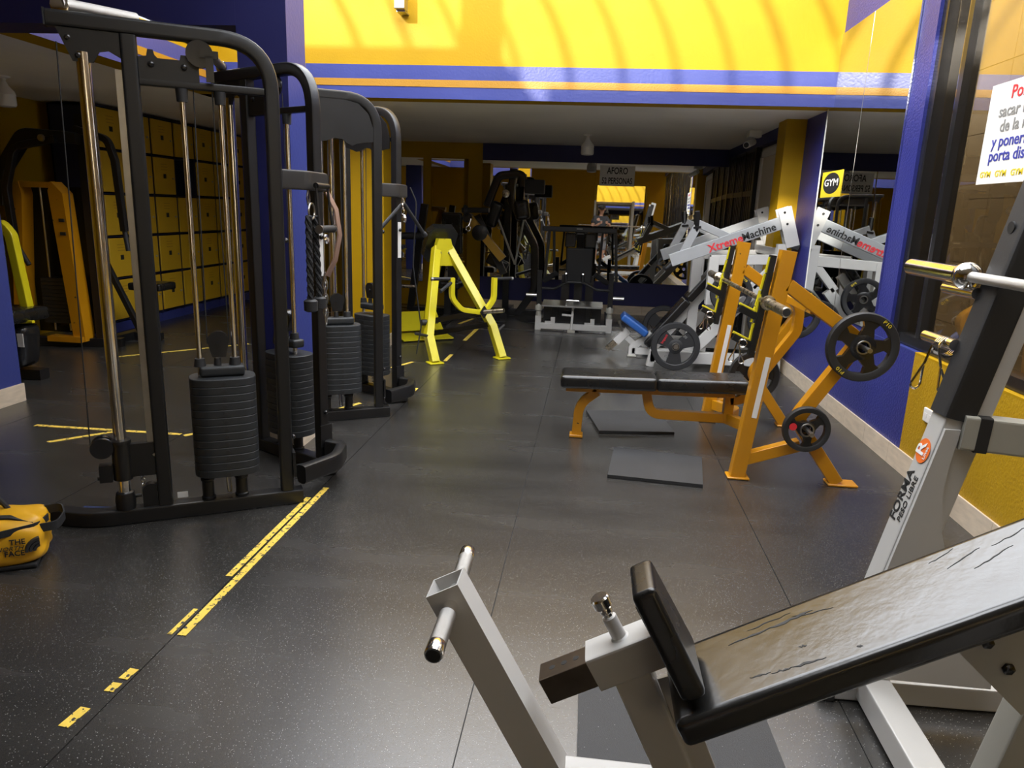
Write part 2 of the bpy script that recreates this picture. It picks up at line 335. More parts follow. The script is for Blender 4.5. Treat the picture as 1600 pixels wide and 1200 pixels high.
bb = struct('baseboard_right', MB().span((XR - .005, YF, 0), (XR - .0035, 7.2, .02)), M['base_tile'])
y = 7.19; k = 0
while y > YF + .5:
    L_ = .395
    struct('base_tile', MB().span((XR - .014, y - L_ + .0025, 0), (XR - .004, y, .128)), M['base_tile'], bb); y -= L_; k += 1
bbk = struct('baseboard_back', MB().span((-1.6, YB - .024, 0), (XR, YB - .02, .02)), M['base_tile'])
x = -1.6
while x < XR - .3:
    struct('base_tile', MB().span((x, YB - .034, 0), (x + .392, YB - .02, .128)), M['base_tile'], bbk); x += .395
S('wall_right_pilaster', (1.70, 7.2, 0), (XR + .18, 7.5, ZC), 'wall_yellow')
struct('wall_right_far', MB().span((XR, 7.5, 0), (XR + .18, 8.86, ZC)).span((XR, 8.86, 0), (XR + .18, YB, .9)).span((XR, 8.86, 2.16), (XR + .18, YB, ZC)).span((XR, 10.48, .9), (XR + .18, YB, 2.16)), M['wall_white'])
w5 = struct('window_5', MB().span((XR + .05, 8.86, .9), (XR + .11, 10.48, .94)).span((XR + .05, 8.86, 2.12), (XR + .11, 10.48, 2.16)), M['black_gloss'])
for a, b in ((8.88, 9.66), (9.68, 10.46)): struct('pane', MB().span((XR + .075, a, .94), (XR + .081, b, 2.12)), M['glass'], w5)
# white door leaf and black slatted screen on the far right wall
d1 = struct('door_1', MB().span((XR - .03, 7.72, 0), (XR, 8.72, 2.08)), M['wall_beige'])
struct('door_frame', MB().span((XR - .05, 7.64, 0), (XR, 7.72, 2.16)).span((XR - .05, 8.72, 0), (XR, 8.80, 2.16)).span((XR - .05, 7.64, 2.08), (XR, 8.80, 2.16)), M['wall_white'], d1)
struct('door_handle', MB().cyl((XR - .03, 8.6, 1.0), (XR - .09, 8.6, 1.0), .012).cyl((XR - .085, 8.6, 1.0), (XR - .085, 8.48, 1.0), .01), M['steel'], d1)
sc = thing('slatted_screen', (XR - .06, 9.7, 0), 'black slatted metal screen on the far right wall past the pale door', 'screen')
for yy in (8.86, 9.45, 10.05, 10.50): part(sc, 'post', MB().span((XR - .09, yy - .03, 0), (XR - .03, yy + .03, 2.25)), M['black_paint'])
for zz in (.1, 1.7, 2.2): part(sc, 'rail', MB().span((XR - .085, 8.86, zz - .03), (XR - .035, 10.5, zz + .03)), M['black_paint'])
for i in range(15):
    yy = 8.96 + i * .105
    part(sc, 'slat', MB().span((XR - .075, yy, .13), (XR - .05, yy + .055, 2.17)), M['black_paint'])
S('trim_20', (XR - .10, 7.5, 2.2), (XR - .0, YB, ZC), 'wall_navy_and_shaded_blue')
# mirrors
def mirror(name, a, b, label, tilt=None):
    o = solo(name, MB().span(a, b), M['mirror'], label, 'mirror'); return o
mr = mirror('wall_mirror', (XR - .012, 4.955, .725), (XR - .002, 6.565, 2.855), 'tall frameless mirror on the right wall beside the blue column')
part(mr, 'edge_trim', MB().span((XR - .016, 6.562, .725), (XR - .002, 6.575, 2.86)), M['plastic_white'])
part(mr, 'edge_trim', MB().span((XR - .013, 5.755, .725), (XR - .0115, 5.758, 2.855)), M['steel'])
bm_ = mirror('wall_mirror', (-1.60, YB - .035, .46), (-.005, YB - .025, 2.085), 'left sheet of the wide mirror on the back wall')
bm2 = mirror('wall_mirror', (.0, YB - .035, .46), (1.83, YB - .025, 2.085), 'right sheet of the wide back wall mirror, behind the capacity sign')
for o in (bm_, bm2): o.rotation_euler = (rad(-.70), 0, rad(-.8))
mirror('wall_mirror', (-2.86, YB - .03, .35), (-2.45, YB - .01, 2.09), 'narrow mirror on the yellow back wall, farthest left')
mirror('wall_mirror', (-2.33, YB - .03, .35), (-1.80, YB - .01, 2.09), 'narrow mirror on the yellow back wall beside the wide mirror')
mirror('wall_mirror', (-.35, YF + .01, .35), (1.25, YF + .03, 2.7), 'mirror on the yellow wall behind the photographer, seen reflected')
# windows in the right wall
def window(name, y0, y1, mull, z0=.712, z1=3.05):
    f = struct(name, MB().span((XR + .03, y0, z0), (XR + .13, y1, z0 + .06)).span((XR + .03, y0, z1 - .06), (XR + .13, y1, z1)).span((XR + .02, y1 - .07, z0), (XR + .13, y1, z1)).span((XR + .03, y0, z0), (XR + .13, y0 + .05, z1)), M['black_gloss'])
    ys = [y0 + .05] + mull + [y1 - .07]
    for q in mull: struct('mullion', MB().span((XR + .035, q - .022, z0 + .06), (XR + .11, q + .022, z1 - .06)), M['black_gloss'], f)
    for a, b in zip(ys[:-1], ys[1:]): struct('pane', MB().span((XR + .075, a + .005, z0 + .06), (XR + .081, b - .005, z1 - .06)), M['glass'], f)
    return f
window('window_1', 2.98, 4.72, [3.14, 4.40])
window('window_2', 1.2, 2.96, [2.1])
window('window_3', -.6, 1.18, [.3])
window('window_4', -4.4, -.62, [-3.0, -1.8])
# passage outside the windows
S('ground_outside', (XR + .18, YF, -.1), (4.6, 11.4, 0), 'wall_beige')
we = S('wall_outside', (3.3, YF, 0), (3.5, 11.4, 4.4), 'tan_tile')
for zz in range(8):
    for i in range(13):
        a = 3.2 + i * .58
        struct('wall_tile', MB().span((3.288, a + .003, zz * .55 + .003), (3.30, a + .577, zz * .55 + .547)), M['tan_tile'], we)
S('wall_outside_end', (XR + .18, 11.2, 0), (3.5, 11.4, 4.0), 'wall_beige')
# skylight: arched steel ribs over the light well
sk = bpy.data.objects.new('skylight', None); COL.objects.link(sk); sk['kind'] = 'structure'
YN, YW, ZS, RISE = 2.78, 6.43, 3.7, .5
struct('kerb', MB().span((-1.65, 2.62, ZH + .2), (XR + .2, 2.78, ZS)).span((-3.5, 6.43, 4.0), (XR + .2, 6.63, 4.02)), M['wall_yellow'], sk)
i = 0; x = -3.2
while x < XR:
    path = [(x, YN + (YW - YN) * (1 - math.cos(PI * t / 16)) / 2, ZS + RISE * math.sin(PI * t / 16)) for t in range(17)]
    wd = .05 if i % 4 else .085
    struct('rib', MB().sweep(path, rect(wd, .05, .006), (1, 0, 0)), M['white_paint'], sk); x += .436; i += 1

for x in (-.42, .06, .54, 1.02): struct('rib', MB().span((x - .02, .9, ZH + .15), (x + .02, 2.3, ZH + .2)), M['white_paint'], sk)

# ------------------------------------------------------------------ cable trainers (two V-shaped twin-tower machines)
C30, S30 = math.cos(rad(30)), math.sin(rad(30))
_stack_mesh = {}
def cable_trainer(yc, label, panel):
    root = thing('cable_trainer', (-1.6, yc, 0), label, 'cable machine', 'cable trainers')
    for sd in (-1, 1):
        def W(s, z, o=0.0):
            # s: distance out from the apex along the tower, o: sideways
            return V((-1.36 - C30 * s + S30 * o * 1.0, yc + sd * (.215 + S30 * s + C30 * o), z))
        dirs = V((-C30, sd * S30, 0)); nrm = V((S30, sd * C30, 0))
        # base runner with upturned outer end
        part(root, 'base_runner', MB().sweep(fillet([W(-.03, .035), W(.86, .035), W(1.06, .035, -.13)], .25), rect(.075, .07, .012)), M['black_paint'])
        # outer frame: top tube bending into the inner upright
        fr = MB().sweep(fillet([W(.84, 2.06), W(.04, 2.06), W(.04, .07)], .20, 10), rect(.06, .058, .014), nrm)
        part(root, 'frame', fr, M['black_paint'])
        part(root, 'upright', MB().bar(W(.57, .07), W(.57, 2.03), .06, .06, nrm, .012), M['black_paint'])
        ca = MB().prism([(-.03, -.03), (.03, -.03), (.03, .03), (-.03, .03)], W(.845, 2.06), nrm, (0, 0, 1), .006)
        part(root, 'end_cap', ca, M['black_rubber'])
        # chrome guide post, collar, sliding carriage
        part(root, 'guide_post', MB().cyl(W(.73, .08), W(.73, 1.95), .0255, n=20), M['chrome'])
        part(root, 'post_collar', MB().lathe(W(.73, .068), (0, 0, 1), [(.040, 0), (.042, .04), (.036, .075), (.028, .08)], 18).cyl(W(.69, .12), W(.665, .12), .008), M['black_paint'])
        gus = [(.60, 2.035), (.815, 2.035), (.80, 2.0), (.765, 1.915), (.695, 1.915), (.672, 1.955), (.64, 1.962), (.60, 1.94)]
        part(root, 'gusset_plate', MB().prism([(a, b) for a, b in gus], W(0, 0, -sd * .012), dirs, (0, 0, 1), .012), M['black_paint'])
        for (a, b) in ((.775, 1.995), (.745, 1.935)): part(root, 'bolt', MB().lathe(W(a, b, -sd * .018), -sd * nrm, [(.010, 0), (.011, .006), (.006, .010)], 8), M['black_gloss'])
        cz = .29
        cr = part(root, 'carriage', MB().cyl(W(.73, cz - .085), W(.73, cz + .085), .038, n=20).lathe(W(.73, cz + .08), (0, 0, 1), [(.041, 0), (.043, .008), (.041, .016)], 20).box(W(.635, cz), (.17, .03, .15), basis(dirs, nrm)), M['black_paint'])
        part(cr, 'bolt', MB().lathe(W(.60, cz + .02, -sd * .0155), -sd * nrm, [(.008, 0), (.007, .004)], 8), M['steel'])
        part(cr, 'pulley', MB().lathe(W(.80, cz + .07, -.03), nrm, [(.012, 0), (.045, 0), (.046, .006), (.040, .012), (.046, .018), (.045, .024), (.012, .024)], 20).lathe(W(.80, cz + .07, .01), nrm, [(.012, 0), (.045, 0), (.046, .006), (.040, .012), (.046, .018), (.045, .024), (.012, .024)], 20), M['black_gloss'])
        part(cr, 'pull_knob', MB().box(W(.795, cz - .05), (.05, .05, .075), basis(dirs, nrm)).cyl(W(.77, cz - .075), W(.83, cz - .075), .008), M['black_paint'])
        # flat shining strip beside the upright
        part(root, 'hole_strip', MB().bar(W(.612, .30), W(.612, 1.90), .028, .006, nrm, .001), M['steel'])
        part(root, 'floor_pulley', MB().prism([(-.035, 0), (.035, 0), (.035, .05)] + [(.035 * math.cos(g), .07 + .035 * math.sin(g)) for g in [PI * k / 8 for k in range(9)]], W(.625, .07), dirs, (0, 0, 1), .04), M['black_paint'])
        ch = MB()
        for k in range(4): ch.torus(W(.655, .215 - k * .024), (0, 1, 0) if k % 2 else (1, 0, 0), .010, .0022, 10, 5)
        part(root, 'safety_chain', ch, M['steel'])
        # cross tube and pulley plate
        part(root, 'cross_tube', MB().bar(W(.54, 1.865), W(.07, 1.865), .035, .03, (0, 0, 1), .006), M['black_paint'])
        if panel:
            pts = [(.07, 2.03)] + [(.07 + .17 * (1 - math.sin(g)), 1.86 + .17 * math.cos(g)) for g in [PI / 2 * (1 - k / 8) for k in range(9)]]
            poly = [(.57, 2.035), (.24, 2.035), (.16, 2.02), (.10, 1.965), (.07, 1.88), (.07, 1.80), (.12, 1.795), (.17, 1.785), (.20, 1.77), (.235, 1.785), (.26, 1.805), (.31, 1.81), (.36, 1.79), (.40, 1.785), (.45, 1.80), (.52, 1.82), (.57, 1.83)]
            part(root, 'top_panel', MB().prism(poly, W(0, 0, -sd * .036), dirs, (0, 0, 1), .010), M['black_paint'])
        else:
            poly = [(.32, 1.875), (.32, 1.955), (.36, 1.955), (.365, 1.975), (.385, 1.975), (.39, 1.955), (.47, 1.955), (.48, 1.965), (.485, 1.985), (.505, 1.985), (.51, 1.96), (.54, 1.955), (.54, 1.875)]
            part(root, 'pulley_plate', MB().prism(poly, W(0, 0, -sd * .014), dirs, (0, 0, 1), .008), M['black_paint'])
            for a in (.375, .495): part(root, 'bolt', MB().lathe(W(a, 1.93, -sd * .018), -sd * nrm, [(.013, 0), (.012, .006), (.007, .009)], 8), M['black_gloss'])
            part(root, 'top_pulley', MB().lathe(W(.315, 1.985, -sd * .034), sd * nrm, [(.01, 0), (.052, 0), (.052, .008), (.044, .014), (.052, .020), (.052, .028), (.01, .028)], 22).box(W(.28, 1.985, -sd * .036), (.07, .012, .028), basis(dirs, nrm)).box(W(.28, 1.93, -sd * .036), (.03, .012, .10), basis(dirs, nrm)), M['black_gloss'])
        # guide rods, weight stack
        for a in (.39, .245):
            part(root, 'guide_rod', MB().cyl(W(a, .09), W(a, 1.85), .0115, n=12), M['chrome'])
            part(root, 'rod_cap', MB().lathe(W(a, 1.80), (0, 0, 1), [(.021, 0), (.024, .05)], 12), M['black_rubber'])
            part(root, 'stack_leg', MB().lathe(W(a, .07), (0, 0, 1), [(.030, 0), (.031, .01), (.026, .014), (.026, .085), (.031, .09), (.031, .10), (.022, .104), (.022, .125)], 16), M['black_paint'])
        R_ = basis(dirs, nrm)
        n_pl = 13; th = .035; z0 = .195
        key = sd
        if key not in _stack_mesh:
            mb = MB(); pr = []
            for k in range(28):
                g = 2 * PI * k / 28; c, s_ = math.cos(g), math.sin(g)
                pr.append((.140 * abs(c) ** .62 * (1 if c >= 0 else -1), .095 * abs(s_) ** .72 * (1 if s_ >= 0 else -1)))
            ring = []
            for (sc_, z) in ((.985, 0), (1, .002), (1, th - .004), (.985, th - .0015)):
                ring.append([R_ @ V((x_ * sc_, y_ * sc_, z)) for x_, y_ in pr])
            vs = [p for r_ in ring for p in r_]; m = len(pr)
            fs = [(i * m + q, i * m + (q + 1) % m, (i + 1) * m + (q + 1) % m, (i + 1) * m + q) for i in range(3) for q in range(m)] + [tuple(range(m - 1, -1, -1)), tuple(3 * m + q for q in range(m))]
            _stack_mesh[key] = (MB().add(vs, fs).data('weight_plate', M['stack_grey'], ang=22), MB().lathe(R_ @ V((0, -sd * .084, th * .45)), R_ @ V((0, -sd, 0)), [(.0095, 0), (.0095, .0135)], 10).data('selector_hole', M['ink_black']))
        for k in range(n_pl):
            o = bpy.data.objects.new('weight_plate', _stack_mesh[key][0]); COL.objects.link(o); o.parent = root; o.location = W(.30, z0 + k * th) - V(root.location)
            h = bpy.data.objects.new('selector_hole', _stack_mesh[key][1]); COL.objects.link(h); h.parent = o
        zt = z0 + n_pl * th
        part(root, 'top_weight', MB().pad(W(.30, zt + .024), (.19, .075, .046), R_, .015), M['stack_grey'])
        for a, r_ in ((.39, .026), (.245, .026), (.317, .017)): part(root, 'bushing', MB().lathe(W(a, zt + .045), (0, 0, 1), [(r_, 0), (r_ * .8, .035)], 14), M['black_rubber'])
        part(root, 'stack_bolt', MB().cyl(W(.317, zt + .07), W(.317, zt + .10), .008, n=6).cyl(W(.317, zt + .075), W(.317, zt + .09), .013, n=6), M['steel'])
        part(root, 'selector_chain', MB().tube(fillet([W(.295, z0, 0), W(.29, .09, 0), W(.305, .09, 0), W(.31, z0, 0)], .01, 4), .004, 6), M['steel'])
        # travelling pulley over the stack
        pz = zt + .145
        part(root, 'stack_pulley', MB().prism([(-.028, -.06), (.028, -.06), (.038, -.02)] + [(.045 * math.cos(g), .012 + .045 * math.sin(g)) for g in [PI * k / 10 for k in range(11)]] + [(-.038, -.02)], W(.31, pz), dirs, (0, 0, 1), .03).lathe(W(.31, pz, -sd * .015), -sd * nrm, [(.012, 0), (.010, .008)], 10), M['black_gloss'])
        for a, b, c in (((.355, pz), (.345, 1.95), 0), ((.265, pz), (.275, 1.95), 0), ((.815, 1.98), (.845, cz + .07), 0)):
            part(root, 'cable', MB().tube([W(a[0], a[1]), W(b[0], b[1])], .0028, 6), M['black_rubber'])
        for zz in (1.25, .33): part(root, 'bolt', MB().lathe(W(.005, zz), -dirs, [(.012, 0), (.012, .006), (.007, .012)], 8), M['black_gloss'])
        part(root, 'joint_plate', MB().box(W(.006, .20), (.012, .075, .12), basis(dirs, nrm)), M['black_paint'])
        if sd > 0:
            part(root, 'instruction_label', MB().box(W(.0095, 1.18), (.002, .032, .25), basis(dirs, nrm)), M['paper'], 'white instruction sticker')
        else:
            part(root, 'barcode_label', MB().box(W(.50, .085, -.039), (.045, .002, .028), basis(dirs, nrm)), M['paper'], 'small white barcode sticker')
        globals()['W_last_%d' % (sd > 0)] = W
    # curved link tube at the apex, with a foot block, and the accessory rail
    arc = fillet([(-1.34, yc - .19, .13), (-1.24, yc + .02, .13), (-1.27, yc + .20, .13), (-1.36, yc + .22, .13)], .16, 8)
    part(root, 'link_tube', MB().sweep(arc, rect(.06, .095, .02)), M['black_paint'])
    part(root, 'foot_block', MB().pad((-1.40, yc + .16, .028), (.19, .11, .05), euler(z=38), .008), M['black_rubber'])
    part(root, 'foot_bolt', MB().cyl((-1.36, yc + .17, .05), (-1.36, yc + .17, .09), .014, n=8), M['steel'])
    part(root, 'accessory_rail', MB().sweep(fillet([(-1.39, yc - .235, 1.515), (-1.30, yc - .12, 1.515), (-1.30, yc + .12, 1.515), (-1.39, yc + .235, 1.515)], .08, 5), rect(.035, .085, .012)), M['graphite'])
    if not panel:
        # chrome pull-up grips across the tops of the towers
        def Wt(s, sd, z): return V((-1.36 - C30 * s, yc + sd * (.215 + S30 * s), z))
        a, b = Wt(.79, -1, 2.115), Wt(.79, 1, 2.115); mid = (a + b) / 2 + V((.10, 0, .03))
        p1, p2 = a.lerp(mid, .55) + V((.03, 0, .012)), b.lerp(mid, .55) + V((.03, 0, .012))
        part(root, 'pullup_grip', MB().cyl(a, p1, .022, n=16), M['knurl']); part(root, 'pullup_grip', MB().cyl(b, p2, .022, n=16), M['knurl'])
        part(root, 'pullup_bar', MB().tube([p1, mid, p2], .020, 14), M['chrome'])
        for p_, s_ in ((a, -1), (b, 1)):
            part(root, 'grip_end_plate', MB().lathe(p_ + V((0, s_ * .004, -.004)), (.25, s_, .1), [(.034, -.006), (.034, 0), (.030, .002)], 18), M['chrome'])
    return root
cable_trainer(3.385, 'black twin-tower cable trainer nearest the camera, chrome pull-up grips on its top', False)
cable_trainer(4.925, 'black twin-tower cable trainer behind the blue pillar with a solid arched top panel', True)

# hanging attachments
def at_rail(yc, dy, z): return V((-1.295, yc + dy, z))
def chain(mb, top, n, r=.012, step=.030, wire=.003):
    for k in range(n):
        c = top - V((0, 0, k * step + r)); mb.sweep([c + V((math.cos(g) * r * .6 if k % 2 else 0, 0 if k % 2 else math.cos(g) * r * .6, math.sin(g) * r * 1.45)) for g in [2 * PI * j / 10 for j in range(10)]], [(wire * math.cos(2 * PI * j / 5), wire * math.sin(2 * PI * j / 5)) for j in range(5)], up=(1, .3, 0), closed=True)
    return mb
def rope_attachment(yc):
    p = at_rail(yc, -.11, 1.48)
    r = thing('rope_attachment', p - V((0, 0, .6)), 'black twisted triceps rope with rubber ends hanging from the near cable trainer rail', 'gym attachment')
    for d in (-.03, .045):
        q = p + V((.01, d, -.12)); e = p + V((.015, d * 1.5, -.52))
        mb = MB()
        for ph in (0, 2.1, 4.2):
            mb.tube([q.lerp(e, t / 26) + V((.008 * math.cos(ph + t * .75), .008 * math.sin(ph + t * .75), 0)) for t in range(27)], .0095, 6)
        part(r, 'rope', mb, M['webbing'])
        part(r, 'rope_end', MB().lathe(e - V((0, 0, .035)), (0, 0, 1), [(.020, 0), (.031, .006), (.032, .05), (.022, .058)], 16), M['black_rubber'])
    part(r, 'ring', MB().torus(p + V((.01, .01, -.10)), (1, 0, 0), .035, .005), M['steel'])
    part(r, 'snap_hook', MB().tube(fillet([p + V((0, 0, 0)), p + V((.0, .018, -.04)), p + V((0, 0, -.085)), p + V((0, -.018, -.04)), p], .012, 3), .004, 6), M['steel'])
rope_attachment(3.385)
def stirrup(yc):
    p = at_rail(yc, -.03, 1.50) + V((.035, 0, 0))
    r = thing('stirrup_handle', p - V((0, 0, .3)), 'black stirrup pull handle with a rubber grip hanging in front of the rope', 'gym attachment')
    part(r, 'cross_bar', MB().cyl(p + V((0, -.075, -.005)), p + V((0, .075, -.005)), .013), M['black_paint'])
    for s_ in (-1, 1): part(r, 'side_plate', MB().bar(p + V((0, s_ * .07, 0)), p + V((.01, s_ * .085 + .02, -.20)), .022, .005, (1, 0, 0), .001), M['black_paint'])
    part(r, 'grip', MB().cyl(p + V((.01, -.07, -.20)), p + V((.01, .105, -.20)), .017, n=14), M['black_rubber'])
    for s_ in (-1, 1): part(r, 'end_washer', MB().cyl(p + V((.01, s_ * .088 + .018, -.20)), p + V((.01, s_ * .096 + .018, -.20)), .020, n=12), M['steel'])
stirrup(3.385)
def ankle_strap(yc):
    p = at_rail(yc, .10, 1.47)
    r = thing('ankle_strap', p - V((0, 0, .5)), 'brown padded ankle strap hanging beside the rope on the near cable trainer', 'gym attachment')
    part(r, 'strap', MB().sweep([p + V((.01, .0, 0)), p + V((.05, .01, -.08)), p + V((.065, .015, -.2)), p + V((.045, 0, -.32)), p + V((.01, -.02, -.40))], rect(.05, .010, .003), (1, 0, 0)), M['leather'])
    part(r, 'ring', MB().torus(p + V((.02, -.045, -.22)), (1, 0, .2), .016, .008), M['chrome'])
ankle_strap(3.385)
ctop = at_rail(3.385, .075, 1.08)
solo('chain_extension', chain(MB(), ctop, 7, .02, .034, .0035), M['steel'], 'short bright steel chain dangling below the ankle strap', 'chain')
def v_bar(yc):
    p = at_rail(yc, .05, 1.44)
    r = thing('lat_bar', p - V((0, 0, .3)), 'black angled press-down bar hanging on the far cable trainer', 'gym attachment')
    part(r, 'bar_arm', MB().tube([p, p + V((-.12, -.13, -.17))], .013, 10), M['black_rubber']); part(r, 'bar_arm', MB().tube([p, p + V((.10, .16, -.20))], .013, 10), M['black_rubber'])
    part(r, 'end_knob', MB().lathe(p + V((.10, .16, -.20)), (.4, .6, -.7), [(.014, 0), (.019, .01), (.019, .03), (.012, .038)], 12), M['black_rubber'])
    part(r, 'end_knob', MB().lathe(p + V((-.12, -.13, -.17)), (-.5, -.5, -.7), [(.014, 0), (.017, .01), (.017, .03), (.012, .038)], 12), M['black_rubber'])
    mb = chain(MB(), p + V((.0, -.02, .05)), 4, .016, .03, .0035); mb.lathe(p + V((.01, -.02, -.13)), (0, 0, 1), [(.012, 0), (.018, .012), (.018, .035), (.008, .05)], 12)
    part(r, 'snap_hook', mb, M['chrome'])
v_bar(4.925)
# loop of cord over the far trainer's rail
solo('cord', MB().tube(fillet([(-1.29, 5.14, 1.545), (-1.25, 5.16, 1.45), (-1.27, 5.15, 1.0), (-1.22, 5.2, .55), (-1.25, 5.18, .35)], .1, 5), .005, 6), M['black_rubber'], 'thin black cord hanging down the front of the far cable trainer', 'cord')

# ------------------------------------------------------------------ plates, bars, clips
def weight_plate(c, axis, R, th, label, spokes=5, swirl=.5, mark=None, markcol='ink_grey', markpos=.88, style='swirl', rot=0.0):
    """axis points to the face that is seen"""
    c = V(c); t = V(axis).normalized(); u = V((0, 0, 1)); a = u.cross(t).normalized(); b = t.cross(a)
    root = thing('weight_plate', c - V((0, 0, R)), label, 'weight plate', 'loose weight plates')
    ri = R * .76
    part(root, 'rim', MB().lathe(c, t, [(ri, -th / 2), (R * .97, -th / 2), (R, -th * .3), (R, th * .3), (R * .97, th / 2), (ri + .006, th / 2), (ri, th * .4)], 40, True), M['black_rubber'])
    rh = R * (.36 if style == 'swirl' else .30)
    part(root, 'hub', MB().lathe(c, t, [(.028, -th * .4), (rh, -th * .4), (rh, th * .35), (rh * .8, th * .48), (.03, th * .48)], 28, True), M['black_gloss' if style == 'swirl' else 'black_rubber'])
    for k in range(spokes):
        g = rot + 2 * PI * k / spokes
        if style == 'swirl':
            poly = [(rh * .75, -R * .20), (ri * .75, -R * .13 + swirl * R * .12), (ri * 1.02, -R * .30 + swirl * R * .25), (ri * 1.02, R * .24 + swirl * R * .25), (ri * .75, R * .16 + swirl * R * .12), (rh * .75, R * .24)]
        else:
            poly = [(rh * .7, -R * .20), (ri * 1.02, -R * .34), (ri * 1.02, R * .34), (rh * .7, R * .20)]
        ex = a * math.cos(g) + b * math.sin(g); ey = -a * math.sin(g) + b * math.cos(g)
        part(root, 'spoke', MB().prism(poly, c, ex, ey, th * .66), M['black_gloss' if style == 'swirl' else 'black_rubber'])
    part(root, 'hub_ring', MB().torus(c + t * th * .45, t, .033, .005, 20, 6), M['steel'])
    if mark:
        for k, g in enumerate((.9, .9 + PI)):
            p = c + (a * math.cos(g) + b * math.sin(g)) * R * markpos + t * (th / 2 + .0008); up = (a * math.cos(g) + b * math.sin(g)); ex = up.cross(t)
            text(root, 'lettering', mark, p, ex, up, R * .15, M[markcol], 1.2)
    return root
def barbell(name, x, z, y0, y1, label, worn=True, rs=.025):
    """bar along Y; sleeves at both ends"""
    r = thing(name, (x, (y0 + y1) / 2, z - .03), label, 'barbell')
    sl = .38; ms = M['chrome_worn' if worn else 'chrome']
    part(r, 'shaft', MB().cyl((x, y0 + sl, z), (x, y1 - sl, z), .0145, n=14), M['chrome_worn' if worn else 'knurl'])
    for a, s_ in ((y0, 1), (y1, -1)):
        sv = part(r, 'sleeve', MB().lathe((x, a, z), (0, s_, 0), [(rs * .8, 0), (rs, .004), (rs, sl - .03)], 24), ms)
        part(sv, 'end_cap', MB().lathe((x, a - s_ * .001, z), (0, s_, 0), [(rs * .72, 0), (rs * .72, .003)], 20), M['ink_black'] if worn else M['steel'])
        part(r, 'collar', MB().lathe((x, a + s_ * (sl - .035), z), (0, s_, 0), [(rs, 0), (rs * 1.45, .003), (rs * 1.5, .012), (rs * 1.5, .024), (rs * 1.2, .034), (.0145, .045)], 24), ms)
    return r
def spring_clip(p, ax, label, R=.028, spread=.05, drop=.11, coils=4, turn=0.0):
    p = V(p); t = V(ax).normalized(); u = V((0, 0, 1)); a = u.cross(t).normalized(); n = coils * 14; pts = []
    for k in range(n + 1):
        g = turn + 2 * PI * k / 14; pts.append(p + t * (k / n - .5) * .010 * coils + a * R * math.cos(g) + u * R * math.sin(g))
    r = thing('spring_clip', p - V((0, 0, drop + R)), label, 'spring clip', 'spring collars')
    part(r, 'coil', MB().tube(pts, .0036, 6), M['chrome'])
    for e, s_ in ((pts[0], -1), (pts[-1], 1)):
        d = V((0, 0, -drop)) + a * s_ * spread * .6
        q = e + d
        part(r, 'squeeze_handle', MB().tube(fillet([e, e + d * .45, q + a * .014, q - V((0, 0, .012)), q - a * .014, e + d * .5], .012, 4), .0036, 6), M['chrome'])
    return r

